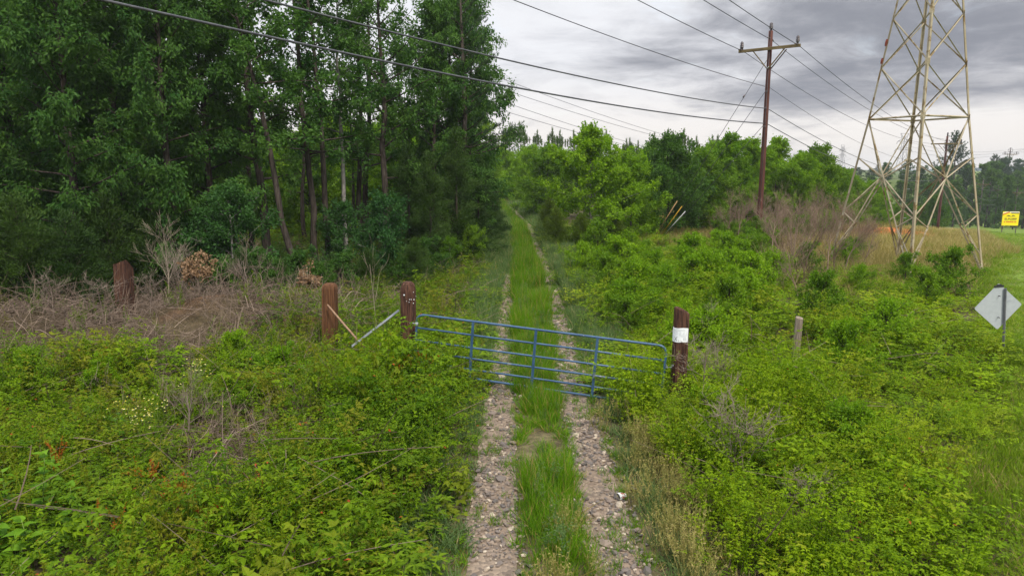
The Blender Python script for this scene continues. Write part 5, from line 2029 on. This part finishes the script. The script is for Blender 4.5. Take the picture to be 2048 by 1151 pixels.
def grass_tuft(seed, n=46, h=.6, r=.11, w=.009, bend=.5, spread=.25):
    rng = np.random.default_rng(seed)
    b = MB()
    a = rng.uniform(0, 6.28, n)
    rr = r * np.sqrt(rng.random(n))
    P = np.stack([rr * np.cos(a), rr * np.sin(a), 0 * a], -1)
    D = np.stack([rng.normal(0, spread, n), rng.normal(0, spread, n), np.ones(n)], -1)
    D /= np.linalg.norm(D, axis=1)[:, None]
    B = rdir(rng, n)
    B[:, 2] = -abs(B[:, 2]) * .6
    b.blades(P, D, B * bend * rng.uniform(.3, 1.4, (n, 1)), h * rng.uniform(.5, 1.1, n), w * rng.uniform(.7, 1.3, n), rng.random(n))
    return b


def seed_grass(seed, n=26, h=.5):
    """dry stems with small seed heads"""
    rng = np.random.default_rng(seed)
    b = MB()
    for k in range(n):
        base = np.append(rng.normal(0, .07, 2), 0)
        top = base + np.append(rng.normal(0, .10, 2), h * rng.uniform(.6, 1.1))
        b.tube([base, (base + top) / 2, top], [.003, .0025, .002], 3, tint=rng.random(), caps=False)
        m = 8
        q = rng.uniform(.6, 1, m)
        b.leaves(base + (top - base) * q[:, None], rdir(rng, m, .8), rdir(rng, m), .035, .012, .1, rng.random(m))
    return b


def twig_clump(seed, n=26, ln=.9, flat=.55, r=.006, z0=.35, arch=.12):
    rng = np.random.default_rng(seed)
    b = MB()
    for k in range(n):
        p = np.append(rng.normal(0, .28, 2), rng.uniform(0, z0))
        d = rdir(rng, 1)[0]
        d[2] = abs(d[2]) * flat
        l_ = ln * rng.uniform(.4, 1.2)
        bend = rng.normal(0, .18, 3) - np.array([0, 0, arch])
        t = np.linspace(0, 1, 5)[:, None]
        pts = p + d * l_ * t + bend * l_ * t ** 2
        pts[:, 2] = np.maximum(pts[:, 2], 0.0)
        b.tube(pts, np.linspace(r, r * .45, 5) * rng.uniform(.7, 1.4), 3, tint=rng.random(), caps=False)
    return b


def upright_twigs(seed, n=20, h=1.5, r=.008):
    rng = np.random.default_rng(seed)
    b = MB()
    for k in range(n):
        p = np.append(rng.normal(0, .35, 2), 0)
        d = np.append(rng.normal(0, .22, 2), 1)
        l_ = h * rng.uniform(.5, 1.1)
        t = np.linspace(0, 1, 4)[:, None]
        pts = p + d * l_ * t + np.append(rng.normal(0, .2, 2), 0) * l_ * t ** 2
        b.tube(pts, np.linspace(r, r * .4, 4), 3, tint=rng.random(), caps=False)
        for j in range(4):
            s_ = rng.uniform(.4, .95)
            bp = np.array([np.interp(s_, t[:, 0], pts[:, i]) for i in range(3)])
            dd = d * .8 + np.append(rng.normal(0, .5, 2), .2)
            b.tube([bp, bp + dd * l_ * .16, bp + dd * l_ * .3 + np.array([0, 0, .03])], [r * .55, r * .45, r * .3], 3, tint=rng.random(), caps=False)
    return b


def stone(seed):
    rng = np.random.default_rng(seed)
    bm = bmesh.new()
    bmesh.ops.create_icosphere(bm, subdivisions=1, radius=.5)
    V = np.array([v.co for v in bm.verts])
    T = [[v.index for v in f.verts] for f in bm.faces]
    bm.free()
    V = V * (1 + rng.normal(0, .13, (len(V), 1))) * [1, rng.uniform(.6, .9), rng.uniform(.4, .62)]
    b = MB()
    b.add(V, None, T, tint=rng.random())
    return b


def trackmask(x, y):
    off = np.abs(x - xc(y))
    hw = 0.80 + 0.14 * sstep(y, 12, 24)
    return np.abs(off - hw)


def thin(rng, y, ref):
    """fewer, larger pieces farther away"""
    k = np.minimum(1, (ref / np.maximum(y, 1)) ** 1.25)
    return rng.random(len(y)) < k, (1 / k) ** .36


def rots(rng, n, tilt=.18):
    return np.stack([rng.normal(0, tilt, n), rng.normal(0, tilt, n), rng.uniform(0, 6.28, n)], -1)


BR = [bramble_clump(s, 13, 8, .068, wr=.48) for s in range(100, 104)] + [bramble_clump(s, 9, 7, .11, .85, wr=.5) for s in range(104, 106)] + [bramble_clump(s, 18, 11, .055, .8, .36, .42, .4, 2, .02) for s in range(106, 110)] + [bramble_clump(s, 11, 9, .06, .75, .5, .5, 1.3, 5, .075) for s in range(110, 114)]
BRS = [bramble_clump(s, 13, 8, .07, .72, .45, .52) for s in range(114, 118)] + [bramble_clump(s, 22, 12, .048, .85, .36, .42, .4, 2, .02) for s in range(118, 124)] + [bramble_clump(s, 12, 10, .05, .8, .48, .45, 1.2, 5, .07) for s in range(124, 128)]
UW = [upright_weed(s) for s in range(120, 126)]


def gate_clear(x, y):
    """True where tall growth would hide the open part of the gate"""
    px, py, d = project(np.stack([x, y, x * 0], -1))
    return (np.abs(x - xc(y)) < 1.6)


# left brambles
x, y, z, rng = candidates(-24, 0.4, 5.2, 26, .345, 1)
left_lim = 13.2 + 0.36 * (x + 13) + 4.5 * (fbm(x * .45, y * .45) - .5) + 1.2 * (x > -4.2)
off = xc(y) - x
m = (off > 1.42 + .35 * (fbm(x * 1.2, y * 1.2) - .4)) & (y < left_lim + 1.5)
kp, big = thin(rng, y, 11)
m &= kp & (rng.random(len(x)) < .55 + .5 * sstep(fbm(x * 1.4, y * 1.4, 2), .30, .5))
x, y, z, big, off = x[m], y[m], z[m], big[m], off[m]
hf = .20 + 1.15 * sstep(fbm(x * .62 + 3, y * .62, 3), .25, .75) * (.55 + .6 * fbm(x * 1.9, y * 1.9, 2))
bul = np.exp(-(((x + 2.3) / 1.5) ** 2 + ((y - 12.6) / 1.9) ** 2))
hf = hf * sstep(off, 1.2, 2.2) * .65 + .22 + bul * .70
hf *= .86
hf *= 1 - .6 * sstep(-x, 4.6, 5.6) * (1 - sstep(y, 8.6, 10))
hf *= 1 - .60 * sstep(y, 13.2, 14.6) * sstep(x, -8.5, -7) * (1 - sstep(x, -2.9, -2.2))
dpl = np.exp(-(((x + 5.2) / 1.5) ** 2 + ((y - 11.7) / 1.1) ** 2))
hf *= 1 - .55 * dpl
kd = rng.random(len(x)) > .75 * dpl
x, y, z, big, off, hf, bul = [q_[kd] for q_ in (x, y, z, big, off, hf, bul)]
n = len(x)
zn = fbm(x * .45 + 30, y * .45, 2) + rng.normal(0, .06, n)
vidl = np.where(zn < .45, rng.integers(0, 6, n), np.where(zn < .60, rng.integers(10, 14, n), rng.integers(6, 10, n)))
it = np.clip(.50 * fbm(x * .35, y * .35, 3) * 1.7 - .12 + rng.normal(0, .10, n) + .25 * sstep(y, 9, 14), 0, 1)
o = scatter('bramble_thicket', M['bramble_left'], BR, np.stack([x, y, z - .02], -1), rots(rng, n), np.stack([big * rng.uniform(.6, 1.35, n)] * 2 + [hf * 1.45 * rng.uniform(.75, 1.3, n)], -1), it, vidl)
tag(o, 'dense green brambles left of the drive in the foreground', 'brambles', None, 'stuff')
q = rng.random(n) < .30
o = scatter('tall_weeds', M['bramble_left'], UW, np.stack([x, y, z + hf * .25], -1)[q], rots(rng, q.sum(), .2), np.stack([.6 + .75 * rng.random(q.sum())] * 3, -1), np.clip(it[q] + rng.normal(.15, .2, q.sum()), 0, 1))
tag(o, 'leafy weed stems rising from the left brambles', 'weeds', None, 'stuff')

# right brambles
x, y, z, rng = candidates(0, 40, 5.2, 60, .335, 2)
off = x - xc(y)
le = lawn_edge(y) - .2 + 1.6 * (fbm(x * .4, y * .4) - .5) - .9 * (1 - sstep(y, 9, 15))
inner = 1.55 + .45 * (fbm(x * 1.1 + 5, y * 1.1) - .4) + .55 * (1 - sstep(y, 9.5, 12.5))
m = (off > inner) & (x < le)
m &= ~((x > 12.5) & (y > 33 + 3 * (fbm(x * .2, y * .2) - .5)))
kp, big = thin(rng, y, 11)
m &= kp & (rng.random(len(x)) < .55 + .5 * sstep(fbm(x * 1.4 + 3, y * 1.4, 2), .30, .5))
pdry = sstep(x, 8, 12) * sstep(y, 24, 31)
m &= rng.random(len(x)) > .5 * pdry
pit = np.exp(-(((x - 7.4) / .55) ** 2 + ((y - 11.0) / .6) ** 2))
m &= pit < .45
x, y, z, big, off = x[m], y[m], z[m], big[m], off[m]
hf = .18 + 1.15 * sstep(fbm(x * .55 + 9, y * .55 + 4, 3), .25, .75) * (.55 + .6 * fbm(x * 1.7, y * 1.7, 2)) * (1 - .25 * sstep(y, 22, 34))
hf *= .80
hf += .22 * np.exp(-(((x - 5.2) / 1.6) ** 2 + ((y - 12.6) / 1.3) ** 2)) + .50 * np.exp(-(((x - 2.55) / .55) ** 2 + ((y - 13.0) / .7) ** 2))
hf *= 1 - .55 * np.exp(-(((x - 3.75) / .75) ** 2 + ((y - 12.9) / 1.0) ** 2))
hf *= 1 - .50 * np.exp(-(((x - 6.3) / .9) ** 2 + ((y - 15.3) / 1.3) ** 2))
pxx, _, _ = project(np.stack([x, y, z], -1))
sapz = sstep(pxx, 1470, 1530) * sstep(y, 19, 26)
hf *= 1 - .5 * sapz
hf *= 1 - .6 * sstep(y, 27, 36) * (pxx < 1480)
kd = rng.random(len(x)) > .5 * sapz
x, y, z, big, off, hf = [q_[kd] for q_ in (x, y, z, big, off, hf)]
hf *= .55 + .45 * sstep(off, 1.3, 2.6)
hf *= 1 - .45 * sstep(x - lawn_edge(y), -2.2, -.6)
n = len(x)
zn = fbm(x * .4 + 50, y * .4, 2) + rng.normal(0, .06, n)
vidr = np.where(zn < .40, rng.integers(0, 4, n), np.where(zn < .5, rng.integers(10, 14, n), rng.integers(4, 10, n)))
it = np.clip(.62 * fbm(x * .3 + 7, y * .3, 3) * 1.7 - .14 + rng.normal(0, .10, n) + .10, 0, 1)
it *= .72 + .28 * sstep(y, 8, 13)
o = scatter('bramble_thicket', M['bramble_right'], BRS, np.stack([x, y, z - .02], -1), rots(rng, n), np.stack([big * rng.uniform(.65, 1.4, n)] * 2 + [hf * 1.5 * rng.uniform(.7, 1.3, n)], -1), it, vidr)
tag(o, 'bright yellow green thicket right of the drive', 'brambles', None, 'stuff')
q = rng.random(n) < .12
o = scatter('tall_weeds', M['bramble_right'], UW, np.stack([x, y, z + hf * .3], -1)[q], rots(rng, q.sum(), .2), np.stack([.65 + .5 * rng.random(q.sum())] * 3, -1), np.clip(it[q] + .15, 0, 1))
tag(o, 'leafy weed stems rising from the right thicket', 'weeds', None, 'stuff')

# undergrowth along the wood and beside the drive further back
x, y, z, rng = candidates(-26, 0, 15, 62, .42, 3)
off = xc(y) - x
we = wood_edge(x)
strip_ = (off > 1.35) & (y > 15.5) & (x > -9.5 + .12 * y) & (y < we + 6)
m = strip_ & (rng.random(len(x)) < .66)
kp, big = thin(rng, y, 17)
m &= kp
x, y, z, big, off = x[m], y[m], z[m], big[m], off[m]
n = len(x)
o = scatter('undergrowth', M['bramble_left'], BR + UW, np.stack([x, y, z - .02], -1), rots(rng, n), np.stack([big * rng.uniform(.7, 1.1, n)] * 2 + [(.45 + .6 * fbm(x, y)) * sstep(off, .8, 2.5) + .2], -1), np.clip(rng.normal(.30, .2, n), 0, 1))
tag(o, 'mixed green undergrowth between the gate and the wood', 'undergrowth', None, 'stuff')
x, y, z, rng = candidates(-34, -1.5, 22, 58, .62, 33)
m = (y > wood_edge(x) + .5) & (rng.random(len(x)) < .40) & (xc(y) - x > 2.2)
x, y, z = x[m], y[m], z[m]
n = len(x)
o = scatter('forest_undergrowth', M['wood_under'] if 'wood_under' in M else M['bramble_left'], BR, np.stack([x, y, z - .02], -1), rots(rng, n), np.stack([rng.uniform(.9, 1.6, n)] * 2 + [rng.uniform(.5, 1.3, n)], -1), np.clip(rng.normal(.22, .15, n), 0, .8))
tag(o, 'shaded low undergrowth on the floor of the wood', 'undergrowth', None, 'stuff')

# reddish turned shoots in the left brambles
M['red_shoot'] = leaf_mat('red_shoot', (0.300, 0.150, 0.015), (0.520, 0.085, 0.025), None, True, 0.35)
rng = np.random.default_rng(23)
RP = []
for (px, py, sx, sy, k) in ((318, 965, 8, 8, 4), (375, 1012, 12, 5, 6), (428, 1058, 10, 6, 4), (835, 705, 14, 10, 5), (525, 1010, 10, 8, 2), (120, 945, 8, 10, 3), (240, 1090, 20, 20, 2)):
    for _ in range(k):
        q = on_ground(px + rng.normal(0, sx), py + 45 + rng.normal(0, sy))
        if px > 800:
            q = np.array([x_of(px + rng.normal(0, sx), 13.6), 13.6 + rng.normal(0, .3), .35])
        RP.append(q + np.array([0, 0, .40 + rng.uniform(0, .15)]))
RP = np.array(RP)
n = len(RP)
o = scatter('reddish_shoots', M['red_shoot'], [upright_weed(s, .42, 46, .05, 3, .09) for s in (400, 401, 402)], RP, rots(rng, n, .3), np.stack([rng.uniform(.7, 1.1, n)] * 3, -1), rng.random(n))
tag(o, 'orange red turned shoots in the left brambles', 'weeds', None, 'stuff')

# dead brush on the left
TW = [twig_clump(s) for s in range(130, 135)] + [upright_twigs(s, 9, 1.1, .006) for s in (136, 137)] + [twig_clump(s, 16, 1.5, 1.1, .007, .2, arch=.75) for s in range(300, 306)]
x, y, z, rng = candidates(-26, -1.3, 13.5, 33, .40, 4)
c_lim = 14.6 + 0.33 * (x + 13)
d_ = sstep(y, c_lim - 1.5, c_lim + 1.2) * (1 - sstep(y, wood_edge(x) + .5, wood_edge(x) + 3))
d_ = d_ * (1 - .78 * sstep(x, -5.6, -4.2)) * (1 - .55 * sstep(fbm(x * .5 + 40, y * .5, 2), .48, .62))
clay = np.maximum(np.exp(-(((x + 9.2) / 1.2) ** 2 + ((y - 19.3) / .8) ** 2)), np.exp(-(((x + 6.0) / 1.2) ** 2 + ((y - 18.5) / .7) ** 2)))
m = (rng.random(len(x)) < d_ * (.92 - .25 * sstep(x, -5.5, -3.5))) & (rng.random(len(x)) > clay * .40)
x, y, z = x[m], y[m], z[m]
n = len(x)
o = scatter('dead_brush', M['dead_twig'], TW, np.stack([x, y, z], -1), rots(rng, n, .12), np.stack([rng.uniform(.55, 1.35, n)] * 3, -1), np.clip(.5 + .9 * (fbm(x * .5, y * .5) - .5) + rng.normal(0, .15, n), 0, 1))
tag(o, 'grey brown tangle of dead stems before the wood', 'dead brush', None, 'stuff')
xq, yq, zq, rq = candidates(-9, -2, 9, 15, .30, 47)
dq = np.exp(-(((xq + 5.2) / 1.5) ** 2 + ((yq - 11.7) / 1.1) ** 2)) + .35 * (fbm(xq * .7, yq * .7, 2) > .55)
mq = rq.random(len(xq)) < dq * .8
nq = mq.sum()
o2 = scatter('dead_brush', M['dead_twig'], TW, np.stack([xq, yq, zq], -1)[mq], rots(rq, nq, .12), np.stack([rq.uniform(.5, .9, nq)] * 3, -1), rq.random(nq))
tag(o2, 'matted grey dead stems in a hollow of the left brambles', 'dead brush', None, 'stuff')
q = rng.random(n) < .34
o = scatter('regrowth', M['bramble_left'], UW, np.stack([x, y, z], -1)[q], rots(rng, q.sum(), .2), np.stack([rng.uniform(.5, .95, q.sum())] * 3, -1), np.clip(rng.normal(.55, .2, q.sum()), 0, 1))
tag(o, 'green shoots growing through the dead brush', 'weeds', None, 'stuff')
# loose dead stems in the foreground thickets
x, y, z, rng = candidates(-14, 12, 6.5, 20, .8, 44)
m = (np.abs(x - xc(y)) > 2.0) & (rng.random(len(x)) < np.where(x < 0, .36, .20)) & (x < lawn_edge(y) - 2)
x, y, z = x[m], y[m], z[m]
n = len(x)
ST = [twig_clump(s, 4, 1.2, .6, .0065, .75) for s in range(137, 142)]
o = scatter('dead_stems', M['dead_twig'], ST, np.stack([x, y, z + .1], -1), rots(rng, n, .1), np.stack([rng.uniform(.8, 1.3, n)] * 3, -1), rng.random(n))
tag(o, 'loose dry stems poking out of the brambles', 'dead stems', None, 'stuff')
# dead band on the right
UT = [upright_twigs(s) for s in range(142, 148)]
x, y, z, rng = candidates(9, 34, 40, 66, 1.15, 45)
px, py, dd = project(np.stack([x, y, z], -1))
m = (px > 1425) & (px < 1745) & (rng.random(len(x)) < .40 * sstep(fbm(x * .25, y * .25, 2), .3, .5))
x2, y2, z2, r2 = candidates(8, 17.5, 22, 38, .8, 46)
px2, _, _ = project(np.stack([x2, y2, z2], -1))
m2 = (px2 > 1525) & (px2 < 1760) & (r2.random(len(x2)) < .11 + .06 * (y2 > 28)) & (px2 < 1725)
P_ = np.vstack([np.stack([x, y, z], -1)[m], np.stack([x2, y2, z2], -1)[m2]])
n = len(P_)
o = scatter('dead_brush', M['dead_purple'], UT, P_, rots(rng, n, .1), np.stack([rng.uniform(.45, 1.05, n)] * 3, -1), rng.random(n))
tag(o, 'brown purple dead brush between the thicket and the young trees', 'dead brush', None, 'stuff')

# grass in the middle and along the drive
GT = [grass_tuft(s) for s in range(150, 157)]
GS = [grass_tuft(s, 30, .22, .10, .008, .8, .5) for s in range(157, 162)]
x, y, z, rng = candidates(-3, 4.2, 5.5, 100, .13, 5)
off = x - xc(y)
half = .22 + .42 * fbm(x * .5 + y * .9, y * .45 + 2, 3) + .20 * sstep(y, 14, 24) * (1 - .6 * sstep(y, 30, 40))
dens = sstep(fbm(x * 1.5, y * .9 + 4, 3), .30, .52)
mid = (np.abs(off) < half) & (rng.random(len(x)) < dens * .95) & (rng.random(len(x)) < .10 + .9 * sstep(y + 1.6 * (fbm(x * 2.2, y * 1.2 + 8, 2) - .5), 7.5, 8.6))
kp, big = thin(rng, y, 17)
mid &= kp
gap = sstep(np.abs(y - 12.0), .5, 1.5)
mid &= rng.random(len(x)) < .55 + .45 * gap
hh = (.22 + 1.05 * fbm(x * 1.3, y * .9 + 9, 3)) * (.50 + .5 * gap) * (1 + .75 * sstep(y, 14, 24)) * (.7 + .3 * sstep(y, 8.2, 9.4))
xm, ym, zm, bm_, hm = x[mid], y[mid], z[mid], big[mid], hh[mid]
n = len(xm)
o = scatter('grass', M['grass'], GT, np.stack([xm, ym, zm], -1), rots(rng, n, .08), np.stack([bm_ * rng.uniform(.8, 1.2, n)] * 2 + [hm * rng.uniform(.8, 1.25, n)], -1), np.clip(.25 + .7 * fbm(xm, ym * .4) + rng.normal(0, .1, n), 0, 1))
tag(o, 'tall bright grass growing along the middle of the drive', 'grass', None, 'stuff')
wq = mid & (rng.random(len(x)) < .10)
nq = wq.sum()
o = scatter('drive_weeds', M['grass_blue'], UW, np.stack([x, y, z], -1)[wq], rots(rng, nq, .15), np.stack([.35 + .5 * rng.random(nq)] * 3, -1), np.clip(rng.normal(.4, .2, nq), 0, 1))
tag(o, 'leafy weeds among the grass in the middle of the drive', 'weeds', None, 'stuff')
side_l = (off < -1.18 + .5 * sstep(y, 26, 36)) & (off > -2.1) & (rng.random(len(x)) < .42 + .3 * sstep(y, 24, 34))
side_r = (off > 1.3) & (off < 1.75 + 1.2 * sstep(y, 15, 22)) & (rng.random(len(x)) < .36 + .4 * sstep(y, 15, 22))
sd = (side_l | side_r) & kp & (dens > .25)
n = sd.sum()
o = scatter('grass', M['grass_blue'], GT, np.stack([x, y, z], -1)[sd], rots(rng, n, .2), np.stack([big[sd] * rng.uniform(.9, 1.4, n)] * 2 + [(.35 + .65 * fbm(x[sd], y[sd])) * (.65 + 1.15 * sstep(y[sd], 14, 24))], -1), np.clip(rng.normal(.5, .25, n), 0, 1))
tag(o, 'pale green grass fringing both sides of the drive', 'grass', None, 'stuff')
tk = (trackmask(x, y) < .46)
sp_ = sstep(fbm(x * 2.1, y * 1.7, 3), .50, .68)
ts = tk & (rng.random(len(x)) < .10 + .45 * sstep(trackmask(x, y), .22, .42) + .34 * sp_ + .36 * sstep(y, 12.5, 16) - .10 * sstep(trackmask(x, y) * -1, -.3, 0)) & kp
n = ts.sum()
o = scatter('grass', M['grass'], GS, np.stack([x, y, z + .01], -1)[ts], rots(rng, n, .2), np.stack([rng.uniform(.5, 1.1, n)] * 3, -1), np.clip(rng.normal(.45, .2, n), 0, 1))
tag(o, 'small grass tufts scattered on the gravel wheel tracks', 'grass', None, 'stuff')

# tan weeds at the right of the right track near the camera and at the foot of the middle grass
SG = [seed_grass(s) for s in range(165, 170)]
x, y, z, rng = candidates(.3, 5.5, 6.0, 16, .14, 6)
off = x - xc(y)
pr = np.exp(-((off - 1.65) / .38) ** 2) * (1 - sstep(y, 10.5, 13)) * .25 + np.exp(-((off - .15) / .35) ** 2) * (1 - sstep(y, 8.3, 8.8)) * .10
m = rng.random(len(x)) < pr
n = m.sum()
o = scatter('dry_weeds', M['tan_weed'], SG, np.stack([x, y, z], -1)[m], rots(rng, n, .15), np.stack([rng.uniform(.6, 1.2, n)] * 3, -1), np.clip(rng.normal(.5, .25, n), 0, 1))
tag(o, 'tan seeding weeds beside the right wheel track', 'weeds', None, 'stuff')

# dry grass field beyond the thicket
DG = [grass_tuft(s, 40, .75, .22, .014, .5, .3) for s in range(170, 175)]
x, y, z, rng = candidates(8, 70, 24, 128, .55, 7)
px, py, dd = project(np.stack([x, y, z], -1))
le = lawn_edge(y)
pr = sstep(x, 8, 13) * sstep(y, 24, 36) * (1 - sstep(x - le - 2.2 * sstep(y, 33, 42) * (fbm(y * .2, x * .05) + .3), -.8, .8))
kp, big = thin(rng, y, 36)
m = (rng.random(len(x)) < pr) & kp
n = m.sum()
nz = fbm(x * .12, y * .12, 3)
o = scatter('dry_grass', M['dry_grass'], DG, np.stack([x, y, z], -1)[m], rots(rng, n, .12), np.stack([big[m] * rng.uniform(.9, 1.4, n)] * 2 + [rng.uniform(.6, 1.2, n)], -1), np.clip(nz[m] * 1.5 - .2 + rng.normal(0, .15, n), 0, 1))
tag(o, 'straw coloured dry grass round the foot of the tower', 'grass', None, 'stuff')
q = (rng.random(len(x)) < .5 * pr * sstep(nz, .42, .6)) & kp
n = q.sum()
o = scatter('field_grass', M['turf'], DG, np.stack([x, y, z], -1)[q], rots(rng, n, .12), np.stack([big[q] * rng.uniform(.9, 1.4, n)] * 2 + [rng.uniform(.5, .95, n)], -1), np.clip(rng.normal(.5, .2, n), 0, 1))
tag(o, 'green patches of grass in the dry field', 'grass', None, 'stuff')

# verge
TF = [grass_tuft(s, 60, .20, .24, .010, .9, .6) for s in range(180, 186)]
x, y, z, rng = candidates(3, 75, 6, 120, .26, 9)
le = lawn_edge(y) - .3 + 1.2 * (fbm(x * .4, y * .4) - .5) - 1.0 * (1 - sstep(y, 9, 15))
kp, big = thin(rng, y, 15)
m = (x > le) & kp
n = m.sum()
nz = fbm(x * .5, y * .5, 3)
tall = 1 - sstep(x - lawn_edge(y), -.5, 2.0)
o = scatter('grass', M['turf'], TF, np.stack([x, y, z], -1)[m], rots(rng, n, .15), np.stack([big[m] * rng.uniform(.9, 1.4, n)] * 2 + [(.55 + 1.3 * tall[m] * nz[m] * 1.6) * rng.uniform(.7, 1.3, n)], -1), np.clip((fbm(x * .22, y * .22, 4)[m] - .5) * 2.6 + .5 + rng.normal(0, .15, n), 0, 1))
tag(o, 'mown green grass of the road verge at the right', 'grass', None, 'stuff')
# withered patch in the verge and the pit edge
x, y, z, rng = candidates(5, 13, 8.5, 13, .12, 10)
pr = np.exp(-(((x - 8.1) / .9) ** 2 + ((y - 9.9) / .35) ** 2)) + .7 * np.exp(-(((x - 7.5) / .3) ** 2 + ((y - 10.9) / .7) ** 2))
m = rng.random(len(x)) < pr * .8
n = m.sum()
o = scatter('dry_grass', M['dry_grass'], GS, np.stack([x, y, z], -1)[m], rots(rng, n, .3), np.stack([rng.uniform(.8, 1.3, n)] * 3, -1), rng.random(n))
tag(o, 'withered grass patch between the thicket and the verge', 'grass', None, 'stuff')

# fleabane flowers in the left brambles
def flower_sprig(seed):
    rng = np.random.default_rng(seed)
    b = MB()
    for k in range(4):
        p = np.append(rng.normal(0, .1, 2), 0)
        t = p + np.append(rng.normal(0, .06, 2), rng.uniform(.45, .8))
        b.tube([p, (p + t) / 2, t], .0025, 3, tint=.3, caps=False)
        a = np.arange(12) * 2 * math.pi / 12
        b.leaves(np.repeat(t[None], 12, 0), np.stack([np.cos(a), np.sin(a), .15 + 0 * a], -1), np.tile([0, 0, 1.], (12, 1)), .017, .010, 0, .5, m=1)
        b.lathe([(0, .008), (.008, .006), (.010, 0)], 6, Matrix.Translation(t), m=2)
    return b


rng = np.random.default_rng(14)
FP = []
for (px, py, sx, sy, n) in ((282, 858, 20, 8, 13), (398, 752, 12, 7, 6), (350, 800, 45, 22, 4), (300, 820, 30, 15, 2), (480, 815, 20, 12, 1)):
    for k in range(n):
        q = on_ground(px + rng.normal(0, sx), py + 34 + rng.normal(0, sy))
        FP.append(q)
FP = np.array(FP)
n = len(FP)
o = scatter('fleabane', [M['weed_stem'], M['daisy'], M['yellow']], [flower_sprig(s) for s in range(4)], FP, rots(rng, n, .12), np.stack([rng.uniform(.9, 1.25, n)] * 3, -1), rng.random(n))
tag(o, 'small white daisy-like flowers in the left brambles', 'flowers', None, 'stuff')

# ------------------------------------------------------------------ gravel on the wheel tracks
SN = [stone(s) for s in range(200, 208)]
SM = [s.mesh('stone', M['stone']) for s in SN]
for side, o_tr in ((-1, tracks[0]), (1, tracks[1])):
    x, y, z, rng = candidates(-2, 3.5, 6.4, 34, .058, 20 + side)
    off = (x - xc(y)) * side
    hw = 0.80 + 0.14 * sstep(y, 12, 24)
    w = np.abs(off - hw)
    bare = sstep(fbm(x * 1.5, y * 1.1 + side, 3), .38, .56) * (1 - .45 * sstep(y, 13, 18))
    m = (w < .38 - .10 * sstep(y, 13, 20) + .08 * rng.normal(size=len(x))) & (rng.random(len(x)) < .68 * bare + .22) & (rng.random(len(x)) < np.minimum(1, (11 / y) ** 1.6))
    x, y, z = x[m], y[m], z[m]
    n = len(x)
    s = np.exp(rng.normal(math.log(.052), .42, n)) * np.clip(y / 11, 1, 1.6)
    rank = np.argsort(-(s / y))
    near = rank[:150]
    rest = rank[150:]
    P = np.stack([x, y, z + .018 + s * .08], -1)
    for i in near:
        o = bpy.data.objects.new('stone', SM[int(rng.integers(8))])
        col.objects.link(o)
        o.parent = o_tr
        o.location = P[i]
        o.rotation_euler = (rng.normal(0, .35), rng.normal(0, .35), rng.uniform(0, 6.28))
        o.scale = (s[i],) * 3
    o = scatter('gravel', M['stone'], SN, P[rest], rots(rng, len(rest), .35), np.stack([s[rest]] * 3, -1), rng.random(len(rest)), parent=o_tr)
    o['kind'] = 'stuff'

# ------------------------------------------------------------------ tell repeats apart by their place in their row
ORD = ('first second third fourth fifth sixth seventh eighth ninth tenth eleventh twelfth thirteenth fourteenth fifteenth sixteenth seventeenth eighteenth nineteenth '
       'twentieth twenty-first twenty-second twenty-third twenty-fourth twenty-fifth twenty-sixth twenty-seventh twenty-eighth twenty-ninth thirtieth').split()
same = {}
for o in sc.objects:
    if o.parent is None and o.get('label') and o.get('group'):
        same.setdefault((o['group'], o['label']), []).append(o)
for (g, lab), obs in same.items():
    if 1 < len(obs) <= len(ORD):
        obs.sort(key=lambda q: float(project(np.array(q.location))[0]) if q.location.length > .1 else 0)
        if obs[0].get('category') in ('wire',):
            continue
        for k, o in enumerate(obs):
            o['label'] = ORD[k] + ' from the left: ' + lab
